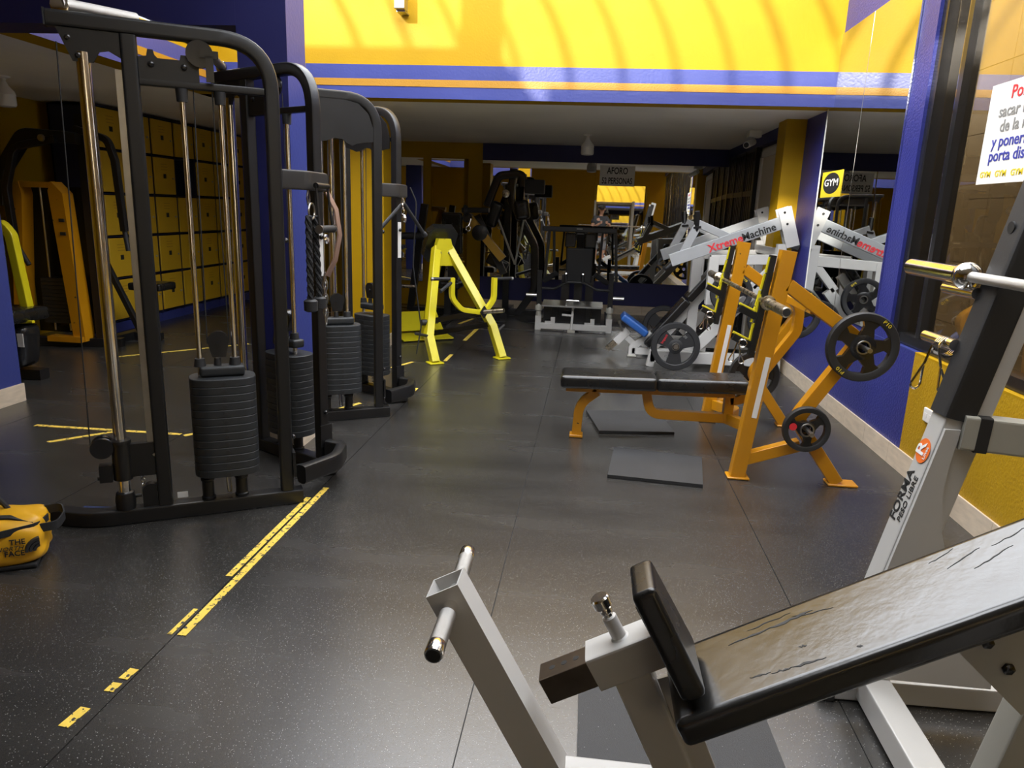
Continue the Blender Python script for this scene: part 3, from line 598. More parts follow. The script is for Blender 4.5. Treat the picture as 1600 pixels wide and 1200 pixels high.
# ------------------------------------------------------------------ orange flat bench press
def bench_press():
    r = thing('bench_press', (.6, 4.53, 0), 'orange flat bench press with black pad and barbell rack near the window wall', 'weight bench')
    O = M['orange_paint']
    for ys, s_ in ((3.96, -1), (5.10, 1)):
        P = lambda x, z, dy=0: V((x, ys + dy, z))
        part(r, 'upright', MB().bar(P(.885, .012), P(1.018, 1.262), .075, .08, (1, 0, 0), .006), O)
        part(r, 'foot_plate', MB().pad(P(.888, .007), (.12, .10, .012), None, .003, 1), O)
        part(r, 'rear_frame', MB().sweep(fillet([P(1.035, 1.085), P(1.44, .81), P(1.165, .36), P(1.42, .015)], .07, 5), rect(.07, .075, .006), (0, 1, 0)), O)
        part(r, 'foot_plate', MB().pad(P(1.45, .007), (.16, .10, .012), None, .003, 1), O)
        part(r, 'lower_bar', MB().bar(P(.92, .115), P(1.20, .215), .065, .065, (0, 0, 1), .006), O)
        part(r, 'rack_rail', MB().bar(P(.885, .70), P(.945, 1.235), .05, .03, (1, 0, 0), .004), M['black_paint'])
        for k in range(4): part(r, 'wear_strip', MB().bar(P(.868 + .0152 * k + .002, .88 + k * .088), P(.868 + .0152 * (k + 1), .88 + k * .088 + .082), .02, .012, (1, 0, 0), .004), M['lemon_paint'])
        for zc in (.955, .80):
            xo = .895 + (zc - .8) * .11
            hk = part(r, 'bar_hook', MB().sweep(fillet([P(xo + .005, zc + .05), P(xo - .005, zc - .05), P(xo - .11, zc + .0)], .015, 3), rect(.04, .03, .004), (0, 1, 0)), M['black_paint'])
            part(hk, 'hook_liner', MB().bar(P(xo - .112, zc + .022), P(xo - .03, zc - .015), .03, .012, (0, 0, 1), .004), M['lemon_paint'])
            part(hk, 'hook_liner', MB().bar(P(xo - .022, zc - .02), P(xo - .012, zc + .075), .03, .012, (1, 0, 0), .004), M['lemon_paint'])
        for (x, z) in ((1.425, .79), (1.20, .33)):
            part(r, 'plate_horn', MB().cyl(P(x, z), P(x, z + .0, s_ * .20), .0125, n=12), M['steel'])
            part(r, 'horn_flange', MB().cyl(P(x, z, s_ * .036), P(x, z, s_ * .044), .035, n=16), M['black_paint'])
        # curved tie from the bench to the rack
        part(r, 'tie_tube', MB().sweep(fillet([V((.915, 4.53 - s_ * 0, .185)), V((1.0, 4.53 + s_ * .16, .185)), P(.93, .13, -s_ * .04)], .12, 6), rect(.05, .07, .006)), O)
        part(r, 'warning_label', MB().bar(P(.935, .36, -.0385 * 1), P(.972, .70, -.0385), .002, .028, (1, 0, 0), .0004), M['paper'], 'white warning sticker')
    part(r, 'pad', MB().pad((.155, 4.53, .392), (.60, .27, .085), euler(y=-1.3), .03, 4), M['vinyl'])
    part(r, 'pad', MB().pad((.73, 4.53, .405), (.56, .27, .085), euler(y=-1.3), .03, 4), M['vinyl'])
    part(r, 'seat_beam', MB().bar((-.11, 4.53, .325), (.945, 4.53, .345), .05, .05), O)
    part(r, 'front_leg', MB().sweep(fillet([(.09, 4.53, .31), (-.02, 4.53, .22), (-.03, 4.53, .01)], .16, 7), rect(.06, .05, .006), (0, 1, 0)), O)
    part(r, 'foot_plate', MB().pad((-.03, 4.53, .010), (.085, .085, .018), None, .003, 1), O)
    part(r, 'bow_tube', MB().sweep(fillet([(.40, 4.53, .32), (.43, 4.53, .185), (.92, 4.53, .185)], .12, 7), rect(.06, .055, .006), (0, 1, 0)), O)
    part(r, 'rear_post', MB().bar((.915, 4.53, .16), (.915, 4.53, .335), .06, .06, (1, 0, 0)), O)
    part(r, 'curved_brace', MB().sweep(fillet([(.92, 4.53, .30), (.985, 4.53, .31), (1.27, 4.53, .76), (1.27, 4.53, .90), (1.20, 4.53, .97)], .10, 6), rect(.055, .06, .006), (0, 1, 0)), O)
    part(r, 'cross_tube', MB().bar((1.20, 3.99, .955), (1.20, 5.07, .955), .045, .045), O)
bench_press()
barbell('barbell', .905, 1.005, 3.42, 5.64, 'worn brass-toned barbell resting on the orange bench rack')
weight_plate((1.425, 3.875, .79), (0, -1, 0), .182, .042, 'large black P10 plate on the near upper horn of the orange bench', 5, .5, 'P10', 'ink_yellow')
sp = weight_plate((1.20, 3.87, .33), (0, -1, 0), .125, .04, 'small black grip plate with red badge low on the orange bench', 3, .3, None, style='swirl', rot=.6)
part(sp, 'red_badge', MB().lathe((1.125, 3.848, .345), (0, -1, 0), [(.020, 0), (.020, .001)], 20), M['ink_red'], 'red oval badge')
weight_plate((1.425, 5.185, .79), (0, -1, 0), .182, .042, 'black plate on the far upper horn of the orange bench, behind the barbell', 5, .5, 'P10', 'ink_yellow')
weight_plate((1.20, 5.185, .33), (0, -1, 0), .178, .042, 'black plate low on the far side of the orange bench', 5, .5)
spring_clip((.835, 3.955, .765), (0, 1, 0), 'wire spring collar hanging on the near lower hook of the orange bench', .022, .04, .10)
spring_clip((.835, 5.095, .765), (0, 1, 0), 'wire spring collar hanging on the far lower hook of the orange bench', .022, .04, .10)
def mat_sheet(pts, label, th=.018):
    mb = MB(); n = len(pts); mb.add([(x, y, .001) for x, y in pts] + [(x, y, .001 + th) for x, y in pts], [tuple(range(n - 1, -1, -1)), tuple(range(n, 2 * n))] + [(i, (i + 1) % n, n + (i + 1) % n, n + i) for i in range(n)])
    return solo('floor_mat', mb, M['rubber_mat'], label, 'mat')
mat_sheet([(.12, 4.62), (.62, 4.70), (.56, 5.22), (.03, 5.12)], 'black rubber mat on the floor beneath the orange bench')
mat_sheet([(.16, 3.80), (.67, 3.75), (.73, 4.22), (.21, 4.30)], 'black rubber mat lying in front of the orange bench')
mat_sheet([(.045, 1.0), (.62, 1.0), (.58, 2.0), (.04, 2.0)], 'dark rubber mat under the white incline bench', .008)

# ------------------------------------------------------------------ white incline bench in the foreground
def incline_bench():
    YC = 1.455
    r = thing('incline_bench', (.5, YC, 0), 'white incline press bench with worn black pad filling the lower right foreground', 'weight bench')
    W_ = M['white_paint']
    P = lambda x, z, dy=0: V((x, YC + dy, z))
    # foot-hold post with chrome grips: square tube open at the top
    d = (P(-.025, .13) - P(-.283, .60)).normalized(); side = V((0, 1, 0)); nn = side.cross(d)
    post = MB(); w2 = .040; t_ = .004
    outer = [(-w2, -w2), (w2, -w2), (w2, w2), (-w2, w2)]; inner = [(-w2 + t_, -w2 + t_), (w2 - t_, -w2 + t_), (w2 - t_, w2 - t_), (-w2 + t_, w2 - t_)]
    a0, a1, am = P(-.283, .60), P(-.02, .125), P(-.225, .495)
    vs = [a0 + side * x + nn * y for x, y in outer] + [a1 + side * x + nn * y for x, y in outer] + [a0 + side * x + nn * y for x, y in inner] + [am + side * x + nn * y for x, y in inner]
    fs = [(i, (i + 1) % 4, 4 + (i + 1) % 4, 4 + i) for i in range(4)] + [(7, 6, 5, 4)] + [(i, 8 + i, 8 + (i + 1) % 4, (i + 1) % 4) for i in range(4)] + [(8 + i, 12 + i, 12 + (i + 1) % 4, 8 + (i + 1) % 4) for i in range(4)] + [(12, 13, 14, 15)]
    part(r, 'foot_post', post.add(vs, fs), W_)
    for s_ in (-1, 1):
        g0, g1 = P(-.262, .565, s_ * .035), P(-.265, .565 + s_ * .012, s_ * .205)
        ax = (g1 - g0).normalized()
        part(r, 'grip_neck', MB().cyl(g0, g0 + ax * .035, .0165, n=18), M['chrome'])
        part(r, 'foot_grip', MB().cyl(g0 + ax * .035, g1 - ax * .035, .0185, n=20), M['knurl'])
        part(r, 'grip_tip', MB().lathe(g1 - ax * .035, ax, [(.0185, 0), (.0195, .002), (.0195, .033), (.018, .036)], 20), M['chrome'])
        part(r, 'end_plug', MB().cyl(g1 + ax * .0, g1 + ax * .0025, .015, n=18), M['black_rubber'])
    part(r, 'base_tube', MB().bar(P(-.045, .115), P(.93, .115), .075, .075, (0, 0, 1), .008), W_)
    for x in (-.02, .30): part(r, 'rubber_foot', MB().pad(P(x, .043), (.09, .09, .075), None, .01), M['black_rubber'])
    # seat post: sleeve, punched slide tube, pop pin
    sx = V((.87, 0, .49)).normalized(); up = V((-.49, 0, .87)).normalized()
    h0, h1 = P(.060, .425), P(.215, .512)
    part(r, 'seat_sleeve', MB().bar(h0, h1 + sx * .04, .085, .085, up, .008), W_)
    sl = part(r, 'slide_tube', MB().bar(h0 - sx * .12, h0 + sx * .02, .066, .066, up, .004), M['raw_steel'])
    for k in range(3): part(sl, 'pin_hole', MB().cyl(h0 - sx * (.028 + k * .030) + up * .0335, h0 - sx * (.028 + k * .030) + up * .030, .0075, n=12), M['ink_black'])
    pb = h0 + sx * .085 + up * .042
    part(r, 'pin_housing', MB().lathe(pb, up, [(.022, 0), (.017, .004), (.0165, .055)], 18), W_)
    part(r, 'pop_pin', MB().lathe(pb, up, [(.011, .05), (.012, .066), (.014, .068), (.014, .076), (.011, .078), (.015, .082), (.021, .084), (.022, .104), (.019, .108)], 20), M['chrome'])
    part(r, 'seat_leg', MB().bar(h0 + sx * .075 - up * .03, P(.30, .10), .075, .085, sx, .008), W_)
    part(r, 'leg_gusset', MB().bar(P(.225, .42), P(.345, .15), .012, .05, sx, .003), W_)
    # seat pad, nearly upright, square to the back pad
    R1 = basis(up, (0, 1, 0))
    c = V((.200, 1.385, .587)); sp_ = MB().pad((0, 0, 0), (.24, .20, .052), None, .016, 4)
    sp_.v = [tuple(c + R1 @ V((x, y * (.84 - .17 * x / .12), z))) for x, y, z in sp_.v]
    part(r, 'seat_pad', sp_, M['vinyl'])
    part(r, 'pad_bracket', MB().box(c - sx * .031 + V((0, .03, 0)), (.14, .10, .010), R1), M['black_paint'])
    # back pad with worn tears
    b0 = P(.218, .435); b1 = b0 + sx * 1.02; R2 = basis(sx, (0, 1, 0)); dyp = V((0, -.062, 0))
    part(r, 'back_pad', MB().pad((b0 + b1) / 2 + dyp - up * .031, (1.02, .252, .062), R2, .020, 4), M['vinyl_worn'])
    rr_ = random.Random(5)
    for t0, t1, y0, y1, wd in ((.150, .262, -.004, .006, .0022), (.245, .345, .003, .010, .0045), (.30, .385, .012, -.006, .0016), (.20, .30, .024, .028, .0014), (.172, .215, -.130, -.136, .0022), (.215, .262, -.138, -.143, .0018), (.255, .325, -.142, -.150, .0030), (.285, .302, -.090, -.094, .0025), (.385, .396, -.150, -.153, .003), (.62, .70, -.02, .01, .0013), (.66, .75, -.05, -.02, .0012), (.60, .66, .02, .04, .0012), (.72, .80, .0, .02, .0012)):
        n_ = 9; L1, L2 = [], []
        for k in range(n_):
            f = k / (n_ - 1); w_ = wd * math.sin(PI * min(max(f, .03), .97)) * (.55 + .9 * rr_.random()); t = t0 + (t1 - t0) * f; yy = y0 + (y1 - y0) * f + rr_.uniform(-.0025, .0025)
            L1.append((t, yy - w_)); L2.append((t, yy + w_))
        part(r, 'tear', MB().prism(L1 + L2[::-1], b0 + up * .0004, sx, (0, 1, 0), .0008), M['ink_black'])
    part(r, 'back_rail', MB().bar(b0 + sx * .10 - up * .098 + dyp, b1 - up * .098 + dyp, .06, .07, up, .008), W_)
    # bolted bracket plate under the pad
    part(r, 'bracket_plate', MB().prism([(.78, .585), (.80, .66), (1.10, .82), (1.10, .56), (.94, .44)], P(0, 0, -.045), (1, 0, 0), (0, 0, 1), .008), M['grey_paint'])
    for x, z in ((.845, .60), (.895, .545), (.80, .635)): part(r, 'bolt', MB().lathe(P(x, z, -.049), (0, -1, 0), [(.013, 0), (.013, .006), (.008, .009)], 6), M['black_gloss'])
    part(r, 'rear_column', MB().bar(P(.93, .12), P(1.06, .80), .075, .075, (1, 0, 0), .008), M['grey_paint'])
    # rack: two leaning uprights joined by a floor tube and a cross tube
    for dy, far in ((.60, 1), (-.60, 0)):
        Q = lambda x, z, e=0: P(x, z, dy + e)
        up_ = part(r, 'rack_upright', MB().bar(Q(.889, .16), Q(1.250, 1.90), .085, .115, (1, 0, 0), .008), W_)
        # curved gusset plate on the outer face toward the bench user
        poly = [(.822, .10), (.885, .40), (.985, .88), (1.025, .88), (1.012, .78), (1.008, .70), (1.025, .58), (1.06, .47), (1.13, .36), (1.24, .25), (1.24, .10)]
        part(r, 'gusset', MB().prism(poly, Q(0, 0, -.047), (1, 0, 0), (0, 0, 1), .012), W_)
        part(r, 'guard_sleeve', MB().bar(Q(1.020, .905), Q(1.218, 1.86), .100, .085, (1, 0, 0), .014), M['black_rubber'])
        for (x, z) in ((1.043, 1.243), (1.010, 1.10)):
            part(r, 'bar_peg', MB().cyl(Q(x, z, .03 if far else -.03), Q(x - .01, z, .19 if far else -.19), .0155, n=16), M['chrome'])
        part(r, 'pin_hole', MB().cyl(Q(1.085, 1.42, .0), Q(1.079, 1.42, .0), .016, n=14), M['ink_black'])
        part(r, 'floor_foot', MB().bar(Q(.78, .04), Q(1.55, .04, .02), .075, .075, (0, 0, 1), .008), W_)
        part(r, 'rubber_foot', MB().pad(Q(.79, .02), (.05, .09, .04), None, .008), M['black_rubber'])
    part(r, 'floor_tube', MB().bar(P(.92, .055, -.62), P(.92, .055, .62), .085, .085, (0, 0, 1), .008), W_)
    part(r, 'cross_beam', MB().bar(P(1.03, .875, .565), P(1.60, .855, .50), .06, .095, (0, 0, 1), .008), M['grey_paint'])
    part(r, 'beam_band', MB().bar(P(1.065, .873, .562), P(1.095, .872, .558), .064, .10, (0, 0, 1), .006), M['black_rubber'])
    # lettering on the far gusset
    ex = V((.206, 0, .978)).normalized(); ey = V((0, 1, 0)); nf = ex.cross(ey)
    F = lambda z, dy: V((.889 - .0575 * 1.02 + .2075 * (z - .16), YC + .60 + dy, z)) + nf * .0015
    text(r, 'lettering', 'FORMA', F(.66, .017), ex, ey, .050, M['ink_black'], .95, bold=.0008)
    text(r, 'lettering', 'PESO LIBRE', F(.66, -.021), ex, ey, .030, M['ink_black'], .95)
    part(r, 'round_logo', MB().lathe(F(.80, 0), nf, [(.036, 0), (.036, .0008)], 28), M['ink_orange'], 'round orange R logo')
    text(r, 'lettering', 'R', F(.803, .010) + nf * .002, ex, ey, .062, M['ink_white'], 1.1, bold=.001)
    text(r, 'lettering', 'Linea', F(.798, -.020) + nf * .002, ex, ey, .018, M['ink_white'], 1.0)
incline_bench()
barbell('barbell', 1.035, 1.285, .28, 2.50, 'bright chrome barbell racked on the white incline bench', False, .0255)
spring_clip((1.010, 2.135, 1.086), (0, 1, 0), 'chrome spring collar hanging on the peg of the white incline bench', .027, .05, .12, 4)
weight_plate((1.50, 1.98, .62), (0, -1, 0), .225, .04, 'black plate at the right edge, stored behind the white incline bench', 3, .3, None, style='wedge')

# ------------------------------------------------------------------ yellow chest-supported row machine
def row_machine():
    mid = V((-1.115, 6.68, 0)); dx = V((.82, .572, 0)).normalized(); dn = V((-dx.y, dx.x, 0))
    P = lambda s, z, b=0.0: mid + dx * s + dn * b + V((0, 0, z))
    r = thing('row_machine', mid + dn * .5, 'lemon yellow chest-supported row machine standing alone left of the aisle', 'row machine')
    Yl = M['lemon_paint']; up = dn
    for foot, elbow, top in ((-.335, -.35, -.10), (.37, .315, .03)):
        part(r, 'front_leg', MB().sweep(fillet([P(foot, .012), P(elbow, .25 if foot < 0 else .31, .12), P(top, 1.03, .55)], .05, 4), rect(.075, .085, .006), up), Yl)
        part(r, 'foot_plate', MB().pad(P(foot, .008), (.14, .12, .014), basis(dx, dn), .003, 1), Yl)
    part(r, 'top_gusset', MB().prism([(-.14, .86), (.12, .86), (.06, 1.0), (.03, 1.12), (-.10, 1.12), (-.13, 1.0)], P(0, 0, .53), dx, (0, 0, 1), .07), Yl)
    for s_ in (-.08, .01): part(r, 'bolt', MB().lathe(P(s_, .985, .495), -dn, [(.013, 0), (.011, .01)], 8), M['steel'])
    part(r, 'rear_strut', MB().bar(P(-.05, 1.0, .58), P(.0, .06, 1.10), .07, .06, up), Yl)
    part(r, 'floor_tube', MB().bar(P(.28, .32, .13), P(.02, .06, 1.15), .05, .05), M['black_paint'])
    st = part(r, 'standing_plate', MB().box(P(.05, .035, 1.25), (.58, .34, .012), basis(dx, dn) @ euler(x=5)), Yl)
    part(st, 'toe_plate', MB().box(P(.05, .17, 1.44), (.54, .28, .010), basis(dx, dn) @ euler(x=40)), Yl)
    e2 = (dn * .50 + V((0, 0, -.86))).normalized()
    poly = [(-.155, -.03), (-.10, -.09), (.10, -.09), (.155, -.03), (.155, .24), (.10, .30), (-.10, .30), (-.155, .24)]
    part(r, 'chest_pad', MB().prism(poly, P(-.03, 1.16, .59), dx, e2, .08), M['vinyl'])
    for s_, pts in ((-1, [(-.16, .79), (-.16, .60), (-.06, .49), (.13, .46)]), (1, [(.28, .785), (.28, .58), (.20, .48), (.13, .46)])):
        hb = part(r, 'bow_handle', MB().sweep(fillet([P(a, b, .03) for a, b in pts], .13, 6), rect(.045, .05, .006), up), Yl)
        a, b = pts[0]
        part(hb, 'hand_grip', MB().cyl(P(a, b - .01, .03), P(a + s_ * .19, b - .01, .04), .016), M['black_rubber'])
        if s_ < 0: part(hb, 'hand_grip', MB().cyl(P(a, b - .04, .03), P(a - .17, b - .11, -.10), .016), M['black_rubber'])
        part(hb, 'grip_tip', MB().cyl(P(a + s_ * .185, b - .01, .04), P(a + s_ * .205, b - .01, .04), .018), M['steel'])
    part(r, 'loading_horn', MB().cyl(P(.14, .46, .02), P(.28, .50, -.18), .021, n=16), M['chrome_worn'])
    part(r, 'horn_flange', MB().prism([(-.05, 0), (0, -.06), (.05, 0), (0, .06)], P(.16, .465, -.01), (.6, .7, 0), (0, 0, 1), .012), M['black_paint'])
    part(r, 'lever', MB().bar(P(.13, .45, .05), P(-.02, .26, .85), .05, .05), M['black_paint'])
    part(r, 'pivot', MB().cyl(P(-.09, .26, .85), P(.05, .26, .85), .03, n=16), M['steel'])
    part(r, 'pivot_knob', MB().cyl(P(-.40, .36, .18), P(-.34, .36, .18), .028, n=14), M['black_rubber'])
    part(r, 'storage_peg', MB().cyl(P(-.35, .24, .10), P(-.52, .29, .02), .014), M['graphite'])
    part(r, 'storage_peg', MB().cyl(P(.33, .22, .10), P(.47, .30, .16), .014), M['graphite'])
row_machine()

# ------------------------------------------------------------------ silver and white lever press with 20 plates
def lever_press():
    r = thing('lever_press', (1.1, 7.35, 0), 'silver and white plate-loaded lever press with lettered arms near the right pillar', 'press machine')
    Wh = M['white_paint']; Si = M['silver_paint']
    for ys, s_ in ((6.95, -1), (7.85, 1)):
        P = lambda x, z, d=0: V((x, ys + d, z))
        la = part(r, 'lever_arm', MB().bar(P(.735, 1.01), P(1.70, 1.39), .06, .115, (0, 0, 1), .006), Si)
        part(la, 'arm_strut', MB().bar(P(.835, 1.07), P(.95, 1.33), .055, .075, (1, 0, 0), .006), Si)
        part(la, 'arm_strut', MB().bar(P(.955, 1.355), P(1.25, 1.24), .055, .07, (0, 0, 1), .006), Si)
        part(la, 'loading_horn', MB().cyl(P(.95, 1.27, s_ * .0), P(.935, 1.46, s_ * .03), .026, n=16).cyl(P(.95, 1.31), P(.947, 1.33), .045, n=18), M['black_paint'])
        part(la, 'horn_tip', MB().cyl(P(.935, 1.46, s_ * .03), P(.934, 1.468, s_ * .03), .022, n=16), M['steel'])
        part(la, 'press_handle', MB().tube(fillet([P(.76, .99), P(.70, .93), P(.70, .93, -s_ * .18)], .03, 4), .017, 12), M['black_rubber'])
        part(r, 'pivot_plate', MB().prism([(1.64, 1.50), (1.75, 1.54), (1.865, 1.20), (1.755, 1.165)], P(0, 0, -.05), (1, 0, 0), (0, 0, 1), .012).prism([(1.64, 1.50), (1.75, 1.54), (1.865, 1.20), (1.755, 1.165)], P(0, 0, .05), (1, 0, 0), (0, 0, 1), .012).prism([(1.745, 1.535), (1.755, 1.538), (1.868, 1.20), (1.856, 1.197)], P(0, 0, 0), (1, 0, 0), (0, 0, 1), .10), Wh)
        for x, z in ((1.70, 1.48), (1.735, 1.38)): part(r, 'bolt', MB().cyl(P(x, z, -.056), P(x, z, -.062), .011, n=8), M['black_paint'])
        part(r, 'rubber_stop', MB().box(P(1.815, 1.19), (.10, .11, .05), euler(y=18)), M['black_rubber'])
        # side frame
        part(r, 'side_post', MB().bar(P(1.77, .05), P(1.72, 1.20), .08, .08, (1, 0, 0)), Wh)
        part(r, 'side_beam', MB().bar(P(1.10, 1.03), P(1.70, 1.06), .07, .09), Wh)
        part(r, 'side_post', MB().bar(P(1.13, 1.06), P(1.13, .62), .08, .09, (1, 0, 0)), Wh)
        part(r, 'side_brace', MB().bar(P(1.50, .80), P(1.70, 1.03), .06, .07), Wh)
        part(r, 'side_rail', MB().bar(P(1.02, .18), P(1.56, .80), .06, .10), Wh)
        part(r, 'base_rail', MB().bar(P(.62, .10), P(1.80, .11), .08, .11), Wh)
        part(r, 'base_leg', MB().bar(P(.65, .15), P(.62, .0), .08, .07, (1, 0, 0)), Wh)
        part(r, 'base_leg', MB().bar(P(1.79, .16), P(1.80, .0), .08, .07, (1, 0, 0)), Wh)
        part(r, 'storage_horn', MB().cyl(P(.83, .235, -s_ * .04), P(.83, .235, s_ * .22), .022, n=14), M['steel'])
    t = text(r, 'lettering', 'Xtreme', (1.215, 6.916, 1.185), (.93, 0, .366), (-.366, 0, .93), .10, M['ink_red'], 1.0, bold=.002)
    text(r, 'lettering', 'Machine', (1.50, 6.916, 1.297), (.93, 0, .366), (-.366, 0, .93), .092, M['ink_black'], 1.0, bold=.002)
    part(r, 'back_column', MB().bar((1.04, 7.40, .05), (1.04, 7.40, 1.06), .10, .10, (1, 0, 0)), Wh)
    part(r, 'cross_tube', MB().bar((1.72, 6.95, 1.12), (1.72, 7.85, 1.12), .08, .08), Wh)
    part(r, 'cross_tube', MB().bar((1.10, 6.95, .20), (1.10, 7.85, .20), .07, .07), Wh)
    # inclined back pad on a white rail, blue seat
    sx = V((.60, 0, .76)).normalized(); up = V((-.76, 0, .60)).normalized(); R2 = basis(sx, (0, 1, 0))
    b0 = V((.62, 7.40, .12))
    part(r, 'back_pad', MB().pad(b0 + sx * .30 + up * .02, (.60, .26, .075), R2, .02), M['vinyl'])
    part(r, 'back_pad', MB().pad(b0 + sx * .86 + up * .02, (.50, .26, .075), R2, .02), M['vinyl'])
    part(r, 'back_rail', MB().bar(b0 - up * .06 - sx * .05, b0 + sx * 1.05 - up * .06, .08, .08, up), Wh)
    q0 = V((.455, 7.40, .30))
    sdir = V((.25, 0, -.17)).normalized(); Rs = basis(sdir, (0, 1, 0))
    part(r, 'seat_pad', MB().pad(q0 + V((.02, 0, .03)), (.31, .28, .075), Rs, .025), M['vinyl_blue'], 'blue vinyl seat')
    part(r, 'seat_post', MB().bar(V((.36, 7.40, .24)), V((.52, 7.40, .10)), .06, .06), Wh)
    part(r, 'seat_sleeve', MB().bar(V((.30, 7.40, .14)), V((.42, 7.40, .27)), .08, .08), Wh)
    part(r, 'slide_tube', MB().bar(V((.22, 7.40, .06)), V((.31, 7.40, .15)), .06, .06), M['chrome_worn'])
    part(r, 'pop_pin', MB().cyl(V((.36, 7.36, .26)), V((.325, 7.36, .35)), .012, n=10).cyl(V((.33, 7.36, .335)), V((.32, 7.36, .365)), .02, n=12), M['steel'])
    part(r, 'front_leg', MB().sweep(fillet([(.47, 7.40, .012), (.47, 7.40, .10), (.66, 7.40, .24)], .03, 3), rect(.07, .07, .006), (0, 1, 0)), Wh)
    part(r, 'foot_plate', MB().pad((.47, 7.40, .008), (.09, .12, .014), None, .003, 1), M['grey_paint'])
    part(r, 'base_tube', MB().bar((.47, 7.40, .06), (1.10, 7.40, .06), .07, .07), Wh)
lever_press()
p20 = weight_plate((.83, 6.78, .232), (0, -1, 0), .226, .05, 'black three-grip 20 plate leaning low at the front of the lever press', 3, .3, '20', 'ink_grey', .55, 'wedge', rot=.5)
text(p20, 'lettering', 'Impact', (.72, 6.754, .30), (.45, 0, .9), (-.9, 0, .45), .035, M['ink_red'], 1.0)
weight_plate((.83, 8.02, .232), (0, -1, 0), .226, .05, 'black plate on the far side of the lever press behind its back pad', 3, .3, '20', 'ink_grey', .55, 'wedge', rot=.5)
weight_plate((1.29, 6.80, .745), (0, -1, 0), .19, .045, 'black P10 plate hung on the lever press behind the far bench upright', 5, .5, 'P10', 'ink_yellow')
weight_plate((1.66, 6.80, .52), (0, -1, 0), .20, .045, 'black plate hung on the lever press beside the blue wall', 5, .5)

# ------------------------------------------------------------------ black leg machine with tread plate, standing before the back mirror
def leg_machine():
    Y0 = 8.80
    r = thing('leg_machine', (-.16, 9.1, 0), 'black leg machine with silver tread plate and white base before the back mirror', 'leg machine')
    B = M['black_paint']; P = lambda x, z, d=0: V((x, Y0 + d, z))
    for s_, x in ((-1, -.60), (1, .26)):
        part(r, 'foot', MB().bar(P(x + s_ * .0, .0), P(x, .17), .06, .075, (1, 0, 0)), M['white_paint'])
        part(r, 'foot_collar', MB().lathe(P(x, .17), (0, 0, 1), [(.035, 0), (.03, .06), (.045, .07), (.045, .12), (.03, .15)], 16), M['grey_paint'])
        part(r, 'post', MB().bar(P(x, .30), P(x - .005, .72), .06, .06, (1, 0, 0)), B)
        part(r, 'frame_tube', MB().bar(P(x + .055, .62), P(x + .09 if s_ < 0 else x + .01, 1.20), .035, .035, (1, 0, 0)), B)
        part(r, 'frame_tube', MB().bar(P(x - s_ * .16, .66, .15), P(x - s_ * .14, 1.20, .05), .03, .03, (1, 0, 0)), B)
        part(r, 'loading_sleeve', MB().cyl(P(x + s_ * .03, .42), P(x + s_ * .16, .42), .022, n=16), M['chrome'])
        part(r, 'arm_pad', MB().cyl(P(x - s_ * .05, .60), P(x - s_ * .20, .70, -.10), .032, n=14), M['black_rubber'])
        part(r, 'base_side', MB().bar(P(x, .06, 0), P(x, .06, 1.2), .07, .08), M['black_paint'])
    part(r, 'top_bar', MB().pad(P(-.155, 1.215), (.88, .07, .06), None, .015), M['black_rubber'])
    part(r, 'name_plate', MB().box(P(-.155, 1.225, -.037), (.07, .002, .014)), M['ink_grey'])
    part(r, 'back_board', MB().pad(P(-.14, .79, .10), (.32, .05, .42), euler(x=8), .02), M['black_rubber'])
    for x in (-.26, -.02): part(r, 'shoulder_pad', MB().pad(P(x, 1.09, .12), (.13, .10, .17), None, .02), M['vinyl'])
    part(r, 'curved_bar', MB().tube(fillet([P(-.57, .51, -.02), P(-.42, .51, -.04), P(-.27, .60, -.06), P(-.07, .60, -.06), P(.08, .52, -.04), P(.24, .51, -.02)], .06, 5), .017, 10), B)
    for x in (-.285, -.085):
        part(r, 'knee_roller', MB().cyl(P(x, .60, -.06), P(x, .70, -.08), .024, n=14), M['black_rubber'])
        part(r, 'roller_cap', MB().lathe(P(x, .70, -.08), (0, -.15, 1), [(.024, 0), (.018, .012), (.006, .016)], 14), M['chrome'])
    part(r, 'tread_plate', MB().box(P(-.19, .335, -.05), (.72, .30, .018), euler(x=6)), M['tread'])
    part(r, 'plate_handle', MB().tube(fillet([P(-.27, .345, -.10), P(-.27, .385, -.10), P(-.11, .385, -.10), P(-.11, .345, -.10)], .02, 4), .006, 8), M['chrome'])
    part(r, 'under_panel', MB().box(P(-.19, .20, .05), (.70, .02, .25)), M['black_gloss'])
    for x in (-.40, .0): part(r, 'under_rib', MB().box(P(x, .21, .03), (.05, .03, .24)), B)
    part(r, 'cross_base', MB().bar(P(-.57, .055, -.03), P(.23, .055, -.03), .07, .07), M['white_paint'])
    part(r, 'adjust_post', MB().bar(P(-.19, .015, -.09), P(-.18, .32, -.07), .03, .03, (1, 0, 0)), M['white_paint'])
    part(r, 'adjust_pin', MB().cyl(P(-.19, .20, -.09), P(-.31, .205, -.09), .014, n=10), M['white_paint'])
    part(r, 'foot_pad', MB().box(P(-.19, .015, -.09), (.09, .10, .03)), M['grey_paint'])
    for x in (-.42, .06): part(r, 'bracket', MB().box(P(x, .12, -.04), (.05, .04, .09)).box(P(x - .05, .10, -.04), (.09, .03, .03)), M['white_paint'])
    for x in (-.30, -.14, .0): part(r, 'rear_slat', MB().box(P(x, .45, .35), (.10, .03, .40)), M['graphite'])
    part(r, 'rear_column', MB().bar(P(-.15, .05, .75), P(-.15, 1.15, .60), .09, .09, (1, 0, 0)), B)
    part(r, 'rear_tube', MB().bar(P(-.15, .06, .1), P(-.15, .06, 1.2), .08, .08), B)
leg_machine()

